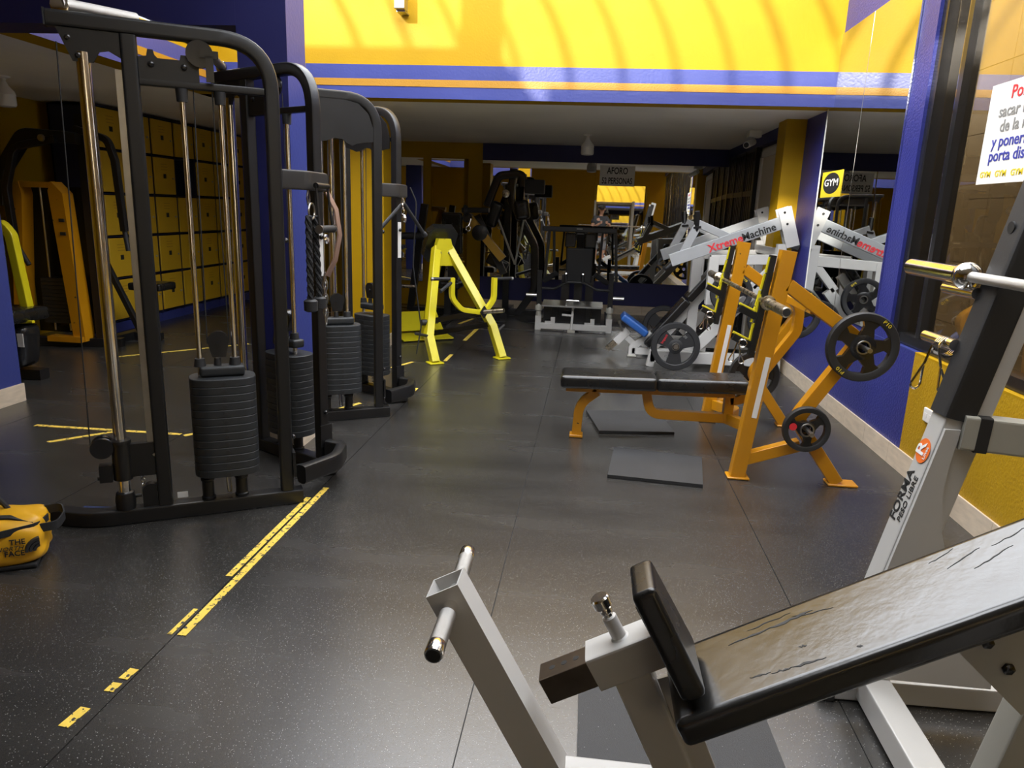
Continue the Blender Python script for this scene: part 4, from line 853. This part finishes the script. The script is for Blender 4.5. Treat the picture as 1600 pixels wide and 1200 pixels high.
# ------------------------------------------------------------------ dark plate-loaded machines at the back left
def dark_press():
    r = thing('shoulder_press', (-2.0, 9.3, 0), 'black and ochre plate-loaded press lettered TITAN at the back left', 'press machine')
    B = M['black_paint']; Oc = M['ochre_paint']
    P = lambda x, z, y=9.3: V((x, y, z))
    part(r, 'back_pad', MB().pad(P(-1.78, 1.10), (.26, .10, .52), euler(x=8), .03), M['vinyl'])
    text(r, 'lettering', 'TITAN', (-1.78, 9.238, 1.235), (1, 0, 0), (0, -.1, 1), .075, M['ink_grey'], 1.0)
    part(r, 'column', MB().bar(P(-1.80, .05, 9.45), P(-1.78, 1.35, 9.42), .12, .12, (1, 0, 0)), B)
    part(r, 'seat', MB().pad(P(-1.78, .48, 9.05), (.36, .40, .09), None, .03), M['vinyl'])
    part(r, 'seat_post', MB().bar(P(-1.78, .05, 9.05), P(-1.78, .45, 9.05), .08, .08, (1, 0, 0)), B)
    part(r, 'base', MB().bar(P(-1.78, .05, 8.75), P(-1.78, .05, 9.7), .09, .09), B)
    part(r, 'base_cross', MB().bar(P(-2.4, .05, 9.6), P(-1.5, .05, 9.6), .09, .09), B)
    # right lever: ochre arm with black hub and handle
    part(r, 'lever_arm', MB().bar(P(-1.66, 1.40), P(-1.12, .80), .09, .10, (1, 0, 0)), Oc)
    part(r, 'arm_hub', MB().cyl(P(-1.58, 1.30, 9.22), P(-1.58, 1.30, 9.40), .06, n=18).lathe(P(-1.42, 1.12, 9.24), (0, -1, 0), [(.10, 0), (.10, .02), (.07, .03)], 20), B)
    part(r, 'handle', MB().cyl(P(-1.64, 1.39, 9.2), P(-1.30, 1.40, 9.15), .033, n=16).lathe(P(-1.62, 1.39, 9.2), (1, 0, 0), [(.06, 0), (.07, .02), (.05, .05)], 16), M['black_rubber'])
    part(r, 'handle_cap', MB().cyl(P(-1.30, 1.40, 9.15), P(-1.29, 1.40, 9.15), .026, n=14), M['steel'])
    part(r, 'pull_ring', MB().torus(P(-1.55, 1.17, 9.14), (0, 1, 0), .03, .008).cyl(P(-1.545, 1.2, 9.14), P(-1.52, 1.29, 9.16), .012), M['chrome'])
    part(r, 'lever_arm', MB().bar(P(-1.50, 1.33, 9.50), P(-1.12, .60, 9.46), .08, .09, (1, 0, 0)), B)
    # left lever and cross handle
    part(r, 'lever_arm', MB().bar(P(-2.42, 1.38), P(-2.62, .70), .09, .10, (1, 0, 0)), Oc)
    part(r, 'handle', MB().cyl(P(-2.78, 1.40, 9.2), P(-2.38, 1.38, 9.2), .04, n=16), Oc)
    part(r, 'cross_bar', MB().tube(fillet([P(-2.55, 1.02, 9.15), P(-2.40, 1.05, 9.1), P(-1.95, 1.06, 9.15)], .08, 5), .045, 10), M['black_rubber'])
    part(r, 'side_post', MB().bar(P(-2.40, .05, 9.6), P(-2.20, 1.45, 9.55), .09, .09, (1, 0, 0)), B)
    part(r, 'loading_sleeve', MB().cyl(P(-2.52, .42, 9.1), P(-2.20, .42, 9.1), .022, n=14), M['chrome_worn'])
    part(r, 'step_bar', MB().cyl(P(-2.05, .78, 9.2), P(-1.60, .75, 9.2), .015, n=10), Oc)
    part(r, 'front_leg', MB().bar(P(-2.62, .75, 9.2), P(-2.45, .02, 8.9), .09, .09, (1, 0, 0)), B)
dark_press()
def dark_frame():
    r = thing('lat_machine', (-1.12, 9.97, 0), 'black tall lever machine with curved top arms left of the back mirror', 'lever machine')
    B = M['black_gloss']; P = lambda x, z, y=9.75: V((x + .03, y + .22, z))
    part(r, 'curved_column', MB().sweep(fillet([P(-1.0, .02), P(-.78, .35), P(-.80, .95), P(-1.15, 1.55), P(-1.12, 1.95)], .25, 7), rect(.10, .14, .02), (0, 1, 0)), B)
    part(r, 'top_arm', MB().sweep(fillet([P(-1.45, 1.45, 9.6), P(-1.30, 1.85, 9.6), P(-.98, 1.88, 9.6), P(-.98, 1.72, 9.6)], .10, 5), rect(.10, .12, .02), (0, 1, 0)), B)
    part(r, 'counterweight', MB().pad(P(-.82, 1.72, 9.6), (.26, .16, .18), None, .02), M['black_rubber'])
    part(r, 'head_pad', MB().pad(P(-1.35, 1.35, 9.6), (.16, .14, .34), euler(y=20), .05), M['vinyl'])
    part(r, 'head_pad', MB().pad(P(-.98, 1.42, 9.6), (.20, .16, .26), euler(y=-10), .06), M['vinyl'])
    for a, b in (((-1.30, 1.30), (-1.05, .70)), ((-.95, 1.30), (-1.05, .70))): part(r, 'strut', MB().cyl(P(a[0], a[1], 9.62), P(b[0], b[1], 9.62), .014, n=10), M['grey_paint'])
    part(r, 'roller', MB().lathe(P(-1.19, 1.62, 9.52), (0, -1, 0), [(.05, 0), (.05, .03), (.03, .04)], 16), M['chrome_worn'])
    part(r, 'base', MB().bar(P(-1.6, .04, 9.75), P(-.7, .04, 9.75), .09, .08), B)
    part(r, 'base_rail', MB().bar(P(-1.15, .04, 9.3), P(-1.15, .04, 10.2), .09, .08), B)
    part(r, 'rear_post', MB().bar(P(-1.2, .05, 9.95), P(-1.2, 1.75, 9.9), .09, .09, (1, 0, 0)), B)
    part(r, 'lower_pad', MB().pad(P(-1.28, .72, 9.55), (.30, .12, .14), euler(y=25), .03), M['vinyl'])
dark_frame()

# ------------------------------------------------------------------ lockers along the left wall
XK = -4.96
def locker(i, y0, label, missing=()):
    r = thing('locker', (XK - .25, y0 + .22, 0), label, 'locker', 'yellow lockers along the left wall')
    rows = [(.13, .555), (.575, .99), (1.01, 1.425), (1.445, 1.86), (1.88, 2.27)]
    part(r, 'body', MB().span((XK - .50, y0, .10), (XK - .48, y0 + .446, 2.29)).span((XK - .5, y0, .10), (XK, y0 + .012, 2.29)).span((XK - .5, y0 + .434, .10), (XK, y0 + .446, 2.29)).span((XK - .5, y0, 2.275), (XK, y0 + .446, 2.29)), M['locker_navy'])
    part(r, 'plinth', MB().span((XK - .48, y0 + .002, 0), (XK - .015, y0 + .444, .10)), M['wall_blue'])
    for k, (a, b) in enumerate(rows):
        part(r, 'shelf', MB().span((XK - .48, y0 + .012, a - .016), (XK - .004, y0 + .434, a - .006)), M['locker_navy'])
        if k in missing: continue
        d = part(r, 'door', MB().pad((XK + .004, y0 + .223, (a + b) / 2), (.018, .408, b - a - .012), None, .004, 1), M['locker_yellow'])
        part(d, 'knob', MB().lathe((XK + .013, y0 + .375, (a + b) / 2 - .02), (1, 0, 0), [(.010, 0), (.012, .008), (.006, .014)], 10), M['steel'])
        part(d, 'number_tag', MB().box((XK + .0136, y0 + .215, (a + b) / 2), (.001, .055, .05)), M['ink_black'])
        for q in range(3): part(d, 'vent_slot', MB().box((XK + .0134, y0 + .21, b - .075 - q * .03), (.002, .12, .007)), M['ochre_paint'])
words = ['nearest, beside the black lever machine', 'second from the near end of the row', 'third from the near end of the row', 'fourth in the row with one door missing', 'fifth in the row, behind the guide rods', 'sixth in the row', 'farthest in the row']
for i, w_ in enumerate(words): locker(i, 7.07 + i * .452, 'tall yellow five-door locker column, ' + w_, (3,) if i == 3 else ())

# ------------------------------------------------------------------ yellow and black fly machine at the far left
def fly_machine():
    r = thing('fly_machine', (-5.1, 6.5, 0), 'black fly machine with an orange-yellow flared stack housing at the far left', 'fly machine')
    B = M['black_paint']; O = M['orange_paint']; P = lambda x, z, y=6.5: V((x, y, z))
    part(r, 'housing_leg', MB().prism([(-5.44, .10), (-5.34, .10), (-5.20, 1.40), (-5.22, 1.52), (-5.30, 1.45)], P(0, 0, 6.36), (1, 0, 0), (0, 0, 1), .14), O)
    part(r, 'housing_leg', MB().prism([(-4.84, .10), (-4.72, .06), (-4.80, 1.42), (-4.90, 1.52), (-4.94, 1.44)], P(0, 0, 6.36), (1, 0, 0), (0, 0, 1), .14), O)
    part(r, 'housing_top', MB().box(P(-5.06, 1.49, 6.36), (.34, .13, .05)), O)
    part(r, 'housing_foot', MB().box(P(-4.90, .08, 6.30), (.34, .12, .05)), O)
    part(r, 'housing_back', MB().box(P(-5.08, .78, 6.62), (.70, .03, 1.40)), M['black_gloss'])
    for k in range(12): part(r, 'weight_plate', MB().box(P(-5.08, .22 + k * .036, 6.48), (.26, .14, .032)), M['stack_grey'])
    for x in (-5.16, -5.0): part(r, 'guide_rod', MB().cyl(P(x, .12, 6.48), P(x, 1.5, 6.48), .011), M['chrome'])
    for z in (1.18, 1.06): part(r, 'vent', MB().box(P(-4.83, z, 6.285), (.05, .01, .03)), M['ink_black'])
    part(r, 'tall_post', MB().bar(P(-4.62, .03, 6.45), P(-4.66, 2.12, 6.5), .13, .12, (1, 0, 0)), B)
    part(r, 'top_arm', MB().sweep(fillet([P(-5.32, 1.30, 6.2), P(-5.28, 1.60, 6.2), P(-5.02, 1.92, 6.2), P(-4.60, 1.90, 6.3)], .12, 5), rect(.10, .13, .02), (0, 1, 0)), B)
    part(r, 'press_arm', MB().sweep(fillet([P(-4.70, 1.88, 6.15), P(-5.06, 1.80, 6.1), P(-5.18, 1.45, 6.1), P(-5.16, .98, 6.1)], .12, 5), rect(.06, .06, .012), (0, 1, 0)), B)
    part(r, 'hand_grip', MB().cyl(P(-5.16, .98, 6.1), P(-5.05, .78, 6.1), .022, n=12), M['black_rubber'])
    part(r, 'press_arm', MB().sweep(fillet([P(-4.62, 1.98, 6.3), P(-4.32, 1.90, 6.3), P(-4.30, 1.72, 6.35), P(-4.30, 1.10, 6.4)], .08, 5), rect(.06, .06, .012), (0, 1, 0)), B)
    part(r, 'hand_grip', MB().cyl(P(-4.30, 1.10, 6.4), P(-4.28, .92, 6.4), .022, n=12), M['black_rubber'])
    part(r, 'pivot', MB().lathe(P(-4.78, 1.88, 6.09), (0, -1, 0), [(.03, 0), (.028, .02), (.012, .024)], 14), M['steel'])
    part(r, 'base', MB().bar(P(-5.45, .04, 6.25), P(-4.45, .04, 6.45), .10, .08), B)
    part(r, 'base_rail', MB().bar(P(-4.62, .04, 6.45), P(-4.62, .04, 7.0), .10, .08), B)
    part(r, 'angle_brace', MB().bar(P(-4.62, .95, 6.45), P(-4.20, .03, 6.45), .05, .05, (1, 0, 0)), B)
    part(r, 'seat', MB().pad(P(-4.36, .55, 6.85), (.34, .30, .075), None, .025), M['vinyl'])
    part(r, 'seat_post', MB().bar(P(-4.36, .03, 6.85), P(-4.36, .52, 6.85), .07, .07, (1, 0, 0)), M['graphite'])
    part(r, 'seat_frame', MB().bar(P(-4.62, .04, 6.85), P(-4.30, .04, 6.85), .08, .07), B)
fly_machine()
def leg_curl():
    r = thing('leg_curl_machine', (-4.35, 5.1, 0), 'black and lime seated machine cut off by the left edge of the picture', 'leg machine')
    P = lambda x, z, y=5.1: V((x, y, z))
    part(r, 'back_frame', MB().sweep(fillet([P(-4.28, .55), P(-4.34, 1.10), P(-4.42, 1.20), P(-4.52, 1.10), P(-4.55, .6)], .06, 5), rect(.07, .07, .012), (0, 1, 0)), M['lemon_paint'])
    part(r, 'back_pad', MB().pad(P(-4.44, .85, 5.0), (.20, .10, .50), None, .04), M['vinyl'])
    part(r, 'seat', MB().pad(P(-4.36, .52, 4.98), (.42, .40, .10), None, .04), M['vinyl'])
    part(r, 'shroud', MB().pad(P(-4.38, .30, 5.02), (.36, .22, .34), euler(y=8), .08), M['black_gloss'])
    part(r, 'label_plate', MB().box(P(-4.205, .34, 4.905), (.05, .004, .10)), M['paper'])
    part(r, 'lever', MB().bar(P(-4.22, .47, 4.95), P(-4.12, .48, 4.95), .03, .02), M['lemon_paint'])
    part(r, 'base', MB().bar(P(-4.75, .04), P(-4.20, .04), .10, .08), M['black_paint'])
    part(r, 'post', MB().bar(P(-4.45, .06), P(-4.45, .50), .08, .08, (1, 0, 0)), M['black_paint'])
leg_curl()

# ------------------------------------------------------------------ duffel bag and strap on the floor at left
def duffel():
    ax = V((.88, .475, 0)).normalized(); nf = V((ax.y, -ax.x, 0)); c = V((-2.345, 2.33, 0))
    r = thing('duffel_bag', c, 'bright yellow duffel bag with black straps on the floor at left edge', 'bag')
    mb = MB(); n = 24; secs = []
    for t, k in ((-.30, .70), (-.285, .86), (-.22, .97), (-.10, 1.0), (.02, .96), (.12, 1.0), (.20, .99), (.255, .9), (.275, .78), (.285, .55)):
        ring = []
        for i in range(n):
            g = 2 * PI * i / n; cx, cz = math.cos(g), math.sin(g)
            yy = .125 * k * abs(cx) ** .62 * (1 if cx >= 0 else -1); zz = .105 * k * abs(cz) ** .6 * (1 if cz >= 0 else -1)
            sag = .012 * math.sin(t * 34 + i * 1.3) * (.5 + .5 * cz)
            ring.append(c + ax * (t + .006 * math.sin(i * 2.1)) + nf * (yy * (1 - .10 * cz)) + V((0, 0, .108 + zz + sag)))
        secs.append(ring)
    vs = [p for s_ in secs for p in s_]; m = len(secs)
    mb.add(vs, [(i * n + q, i * n + (q + 1) % n, (i + 1) * n + (q + 1) % n, (i + 1) * n + q) for i in range(m - 1) for q in range(n)] + [tuple(range(n - 1, -1, -1)), tuple((m - 1) * n + q for q in range(n))])
    o = part(r, 'body', mb, M['bag_yellow']); o.data.set_sharp_from_angle(angle=rad(80)); sm = o.modifiers.new('sub', 'SUBSURF'); sm.levels = 2; sm.render_levels = 2
    P = lambda a, f, z: c + ax * a + nf * f + V((0, 0, z))
    part(r, 'bottom_panel', MB().pad(P(-.01, 0, .012), (.53, .22, .02), basis(ax, -nf), .008), M['webbing'])
    part(r, 'compression_strap', MB().sweep(fillet([P(-.27, .118, .152), P(-.05, .130, .158), P(.14, .130, .160), P(.27, .085, .165), P(.288, .0, .165)], .05, 4), rect(.005, .028, .001)), M['webbing'])
    part(r, 'zip_flap', MB().sweep(fillet([P(.255, .06, .178), P(.18, .055, .205), P(.02, .03, .200), P(-.2, .03, .21)], .06, 4), rect(.05, .008, .002)), M['webbing'])
    part(r, 'carry_handle', MB().tube(fillet([P(.0, .02, .20), P(.03, .0, .265), P(.12, -.02, .265), P(.16, -.02, .20)], .04, 5), .010, 8), M['webbing'])
    part(r, 'end_handle', MB().sweep(fillet([P(.25, -.06, .17), P(.33, -.05, .185), P(.345, .0, .165), P(.33, .06, .15), P(.26, .075, .15)], .04, 5), rect(.006, .035, .001)), M['webbing'])
    ey = V((0, 0, 1)); ex = ax; q = lambda a, z, f=.1275: P(a, f, z)
    text(r, 'lettering', 'THE', q(.205, .124, .1255), ex, ey, .030, M['ink_black'], .95, .0015, bold=.0004)
    text(r, 'lettering', 'NORTH', q(.178, .101, .1290), ex, ey, .022, M['ink_black'], 1.15, .0015, shear=.3)
    text(r, 'lettering', 'FACE', q(.192, .079, .1275), ex, ey, .030, M['ink_black'], .95, .0015, bold=.0004)
    for k, r0 in enumerate((.024, .037, .050)):
        pts = [(math.cos(g), math.sin(g)) for g in [PI / 2 + PI / 2 * j / 8 for j in range(9)]]
        poly = [(r0 * a, r0 * b) for a, b in pts] + [((r0 - .010) * a, (r0 - .010) * b) for a, b in reversed(pts)]
        part(r, 'logo_arc', MB().prism(poly, q(.272, .080, .107), (ax - nf * .35).normalized(), ey, .024), M['ink_black'])
duffel()
solo('resistance_strap', MB().sweep(fillet([(-2.27, 2.885, .010), (-2.13, 2.90, .010), (-2.075, 2.91, .04), (-2.06, 2.915, .085), (-2.085, 2.92, .09), (-2.10, 2.925, .012)], .03, 4), rect(.04, .004, .001), (0, 0, 1)), M['strap_blue'], 'navy patterned strap lying by the chrome post of the near cable trainer', 'strap')

# ------------------------------------------------------------------ lamps, camera, bracket, outlet
def lamp(x, y, label):
    r = thing('ceiling_lamp', (x, y, ZC), label, 'lamp', 'ceiling lamps')
    part(r, 'canopy', MB().lathe((x, y, ZC - .002), (0, 0, -1), [(.055, 0), (.05, .012), (.02, .02), (.018, .05)], 18), M['plastic_white'])
    part(r, 'lamp_holder', MB().lathe((x, y, ZC - .045), (0, 0, -1), [(.022, 0), (.035, .03), (.07, .07), (.078, .10)], 20), M['plastic_white'])
    part(r, 'bulb', MB().lathe((x, y, ZC - .145), (0, 0, -1), [(.075, 0), (.077, .07), (.068, .085), (.03, .092)], 20), M['lamp_glass'])
lamp(-.12, 9.0, 'white ceiling lamp in front of the back mirror'); lamp(-4.72, 5.66, 'white ceiling lamp at the far left above the fly machine')
def cctv(x, y):
    r = thing('security_camera', (x, y, ZC), 'small white bullet security camera under the back ceiling near the yellow pilaster', 'camera')
    part(r, 'junction_box', MB().pad((x, y, ZC - .035), (.13, .13, .07), None, .01), M['plastic_white'])
    part(r, 'arm', MB().cyl((x, y, ZC - .07), (x - .03, y - .04, ZC - .12), .012), M['plastic_white'])
    part(r, 'housing', MB().cyl((x + .0, y + .02, ZC - .11), (x - .10, y - .16, ZC - .16), .035, n=16), M['plastic_white'])
    part(r, 'lens', MB().cyl((x - .10, y - .16, ZC - .16), (x - .104, y - .167, ZC - .162), .026, n=14), M['ink_black'])
cctv(1.62, 8.2)
br = thing('wall_box', (-1.62, 6.28, 2.95), 'grey metal box and bracket fixed high on the yellow wall', 'light fitting')  # plain metal box on a bracket, not a lamp
part(br, 'housing', MB().pad((-1.66, 6.30, 3.06), (.085, .12, .19), None, .008), M['steel'])
part(br, 'mount_plate', MB().box((-1.66, 6.36, 2.96), (.07, .14, .012)), M['steel'])
ou = thing('wall_outlet', (XR - .01, 4.01, .36), 'white double power outlet on the yellow lower wall', 'outlet')
part(ou, 'cover', MB().pad((XR - .010, 4.0, .41), (.012, .115, .075), None, .004), M['plastic_white'])
for dy in (-.025, .025): part(ou, 'socket', MB().box((XR - .0165, 4.0 + dy, .41), (.002, .03, .022)), M['wall_white'])

# ------------------------------------------------------------------ signs
sg = thing('capacity_sign', (.29, YB - .07, 1.79), 'white AFORO 52 PERSONAS notice hung on the back mirror', 'sign')
part(sg, 'sheet', MB().box((.29, YB - .060, 1.99), (.48, .004, .135)), M['paper']); part(sg, 'sheet', MB().box((.29, YB - .060, 1.855), (.48, .004, .13)), M['paper'])
text(sg, 'lettering', 'AFORO', (.29, YB - .0635, 1.985), (1, 0, 0), (0, 0, 1), .125, M['ink_black'], .68, bold=.002)
text(sg, 'lettering', '52 PERSONAS', (.29, YB - .0635, 1.852), (1, 0, 0), (0, 0, 1), .115, M['ink_black'], .60, bold=.002)
xg = XR + .066
wsn = thing('window_sign', (xg, 3.75, 1.63), 'white notice sheet in Spanish taped on the right window glass', 'sign')
part(wsn, 'sheet', MB().box((xg, 3.72, 1.865), (.003, .76, .475)), M['paper'])
for body, z_, k_, sz, yy in (('Por Favor', 2.045, 'ink_red', .085, 3.72), ('sacar los discos', 1.965, 'ink_grey', .078, 3.72), ('de la máquina', 1.895, 'ink_grey', .078, 3.72), ('y ponerlas en el', 1.825, 'ink_blue', .078, 3.73), ('porta discos', 1.758, 'ink_blue', .078, 3.80)):
    text(wsn, 'lettering', body, (xg - .003, yy, z_), (0, -1, 0), (0, 0, 1), sz, M[k_], 1.12, bold=.0012)
for yy in (4.02, 3.88, 3.74):
    text(wsn, 'lettering', 'GYM', (xg - .003, yy, 1.672), (0, -1, 0), (0, 0, 1), .04, M['ink_yellow'], 1.2, bold=.001)
xm = XR - .0145
gs = thing('gym_sticker', (xm, 6.22, 1.60), 'yellow GYM sticker with a black disc on the tall right mirror', 'sticker')
part(gs, 'sheet', MB().box((xm, 6.22, 1.705), (.002, .50, .20)), M['ink_yellow'])
part(gs, 'disc', MB().prism([(.205 * math.cos(g), .082 * math.sin(g)) for g in [2 * PI * k / 28 for k in range(28)]], (xm - .0015, 6.22, 1.712), (0, -1, 0), (0, 0, 1), .001), M['ink_black'])
text(gs, 'lettering', 'GYM', (xm - .0025, 6.22, 1.715), (0, -1, 0), (0, 0, 1), .075, M['paper'], 2.2, bold=.001)

# ------------------------------------------------------------------ behind the camera (seen in the mirrors): person, phone, cabinet, rack
def skin_mesh(name, root, verts, edges, radii, m, rootv=0, sub=2):
    me = bpy.data.meshes.new(name); off = ORG[root.name] if root.name in ORG else V(root.location)
    me.from_pydata([V(v) - off for v in verts], edges, []); o = bpy.data.objects.new(name, me); COL.objects.link(o); o.parent = root
    md = o.modifiers.new('skin', 'SKIN'); md.use_smooth_shade = True
    if not me.skin_vertices: 
        bm = bmesh.new(); bm.from_mesh(me); bm.verts.layers.skin.verify(); bm.to_mesh(me); bm.free()
    for i, sv in enumerate(me.skin_vertices[0].data):
        q = radii[i]; sv.radius = (q, q) if not isinstance(q, tuple) else q; sv.use_root = (i == rootv)
    sb = o.modifiers.new('sub', 'SUBSURF'); sb.levels = sub; sb.render_levels = sub; me.materials.append(m); return o
def person():
    r = thing('person', (-.10, -.42, 0), 'person in dark t-shirt, grey shorts and cap holding up a phone, seen in the mirror', 'person')
    b = V((-.10, -.42, 0)); Q = lambda x, y, z: b + V((x, y, z * 1.075)); H = lambda x, y, z: b + V((x, y, z))
    # 0 pelvis 1 waist 2 chest 3 neck base 4 neck 5 jaw 6 skull 7 crown ; arms 8-13 ; legs 14-
    vs = [Q(0, 0, .95), Q(0, .0, 1.10), Q(0, .01, 1.32), Q(0, .02, 1.47), Q(.01, .035, 1.53), Q(.02, .07, 1.58), Q(.02, .065, 1.66), Q(.02, .05, 1.72),
          Q(-.17, .0, 1.42), H(-.25, .10, 1.22), H(-.07, .30, 1.345), H(.005, .345, 1.385),
          Q(.17, .0, 1.42), H(.29, .10, 1.22), H(.235, .29, 1.35), H(.205, .345, 1.39),
          Q(-.10, 0, .88), Q(-.11, .02, .50), Q(-.12, -.02, .10), Q(-.12, .10, .04),
          Q(.10, 0, .88), Q(.12, .02, .50), Q(.13, -.02, .10), Q(.14, .10, .04)]
    es = [(0, 1), (1, 2), (2, 3), (3, 4), (4, 5), (5, 6), (6, 7), (2, 8), (8, 9), (9, 10), (10, 11), (2, 12), (12, 13), (13, 14), (14, 15), (0, 16), (16, 17), (17, 18), (18, 19), (0, 20), (20, 21), (21, 22), (22, 23)]
    rr = [(.15, .11), (.14, .105), (.16, .11), (.07, .06), .052, .066, .085, .06, .062, .046, .032, .028, .062, .046, .032, .028, .085, .055, .036, .035, .085, .055, .036, .035]
    skin_mesh('body', r, vs, es, rr, M['skin'])
    sv = [Q(0, 0, .90), Q(0, 0, 1.10), Q(0, .01, 1.32), Q(0, .02, 1.46), Q(-.17, .0, 1.42), Q(-.225, .06, 1.27), Q(.17, .0, 1.42), Q(.25, .06, 1.27)]
    skin_mesh('tshirt', r, sv, [(0, 1), (1, 2), (2, 3), (2, 4), (4, 5), (2, 6), (6, 7)], [(.175, .13), (.165, .125), (.185, .13), (.085, .075), .085, .08, .085, .08], M['shirt'])
    hv = [Q(0, 0, .94), Q(-.10, .0, .85), Q(-.115, .02, .56), Q(.10, .0, .85), Q(.125, .02, .56)]
    skin_mesh('shorts', r, hv, [(0, 1), (1, 2), (0, 3), (3, 4)], [(.165, .125), .11, .085, .11, .085], M['shorts'])
    hd = Q(.02, .065, 1.66)
    cp = part(r, 'cap', MB().lathe(hd + V((0, -.005, .03)), (0, -.12, 1), [(.100, 0), (.100, .03), (.088, .065), (.055, .088), (.015, .095)], 20), M['hair'])
    part(cp, 'visor', MB().prism([(-.07, .06), (-.06, .13), (-.02, .165), (.02, .165), (.06, .13), (.07, .06)], hd + V((0, 0, .035)), (1, 0, 0), (0, .95, -.25), .008), M['hair'])
    part(r, 'nose', MB().lathe(hd + V((0, .085, -.02)), (0, 1, -.4), [(.016, -.01), (.014, .012), (.006, .024)], 10), M['skin'])
    for s_ in (-1, 1):
        part(r, 'eye', MB().lathe(hd + V((s_ * .033, .082, .005)), (0, 1, 0), [(.012, 0), (.008, .006)], 10), M['ink_black'])
        part(r, 'ear', MB().pad(hd + V((s_ * .088, -.005, -.01)), (.016, .04, .055), None, .007), M['skin'])
        # hands closing on the short edges of the phone
        px = .10 + s_ * .078; pc = H(px + s_ * .012, .375, 1.405)
        h = part(r, 'hand', MB().pad(pc, (.030, .065, .08), euler(z=s_ * 12), .013), M['skin'])
        for k in range(4):
            f0 = pc + V((s_ * .004, .025, .028 - k * .019)); L_ = (.044, .050, .047, .036)[k]
            part(h, 'finger', MB().tube(fillet([f0, f0 + V((s_ * .002, .020, .003)), f0 + V((-s_ * L_ * .6, .028, .004)), f0 + V((-s_ * L_, .024, .003))], .01, 3), .0075, 8), M['skin'])
        part(h, 'thumb', MB().tube(fillet([pc + V((0, -.02, .02)), pc + V((-s_ * .03, -.015, .038)), pc + V((-s_ * .055, -.002, .035))], .01, 3), .009, 8), M['skin'])
        sx = -.12 if s_ < 0 else .14
        part(r, 'shoe', MB().pad(Q(sx, .05, .045), (.095, .27, .09), None, .035), M['shoe'])
        part(r, 'sock', MB().cyl(Q(sx, -.02, .08), Q(sx, -.02, .20), .045, n=14), M['shoe'])
    part(r, 'chest_print', MB().box(Q(.0, .145, 1.36), (.09, .002, .018)), M['ink_grey'])
person()
ph = thing('phone', (0, -.026, 1.38), 'black phone held level in both hands by the person in the mirror', 'phone')
part(ph, 'body', MB().pad((0, -.030, CAM_H), (.150, .009, .074), None, .004), M['ink_black'])
part(ph, 'lens', MB().cyl((.055, -.0255, CAM_H + .02), (.055, -.022, CAM_H + .02), .008, n=14), M['black_gloss'])
cb = thing('storage_cabinet', (1.4, YF + .25, 0), 'yellow two-door cabinet behind the photographer, seen in the back mirror', 'cabinet')
part(cb, 'body', MB().span((1.30, YF + .02, 0), (1.86, YF + .45, 2.5)), M['wall_yellow'])
for s_, (a, b) in ((1, (1.31, 1.578)), (-1, (1.582, 1.85))):
    d = part(cb, 'door', MB().span((a, YF + .45, .08), (b, YF + .468, 2.45)), M['wall_yellow'])
    part(d, 'handle', MB().cyl((1.58 - s_ * .03, YF + .468, 1.25), (1.58 - s_ * .08, YF + .50, 1.25), .012), M['steel'])
def rack():
    r = thing('squat_rack', (.2, -3.0, 0), 'white squat rack behind the photographer, seen in the back mirror', 'rack')
    for x in (-.35, .85):
        for y in (-3.6, -2.6): part(r, 'post', MB().bar((x, y, 0), (x, y, 2.1), .07, .07, (1, 0, 0)), M['white_paint'])
        part(r, 'top_rail', MB().bar((x, -3.6, 2.08), (x, -2.6, 2.08), .07, .07), M['white_paint'])
        part(r, 'foot', MB().bar((x, -3.7, .04), (x, -2.3, .04), .08, .07), M['white_paint'])
        part(r, 'safety_arm', MB().bar((x, -2.6, .6), (x, -2.1, .6), .05, .07), M['black_paint'])
    part(r, 'cross_rail', MB().bar((-.35, -3.6, 2.08), (.85, -3.6, 2.08), .07, .07), M['white_paint'])
    part(r, 'bar', MB().cyl((-.85, -2.52, 1.35), (1.35, -2.52, 1.35), .0145), M['chrome_worn'])
rack()
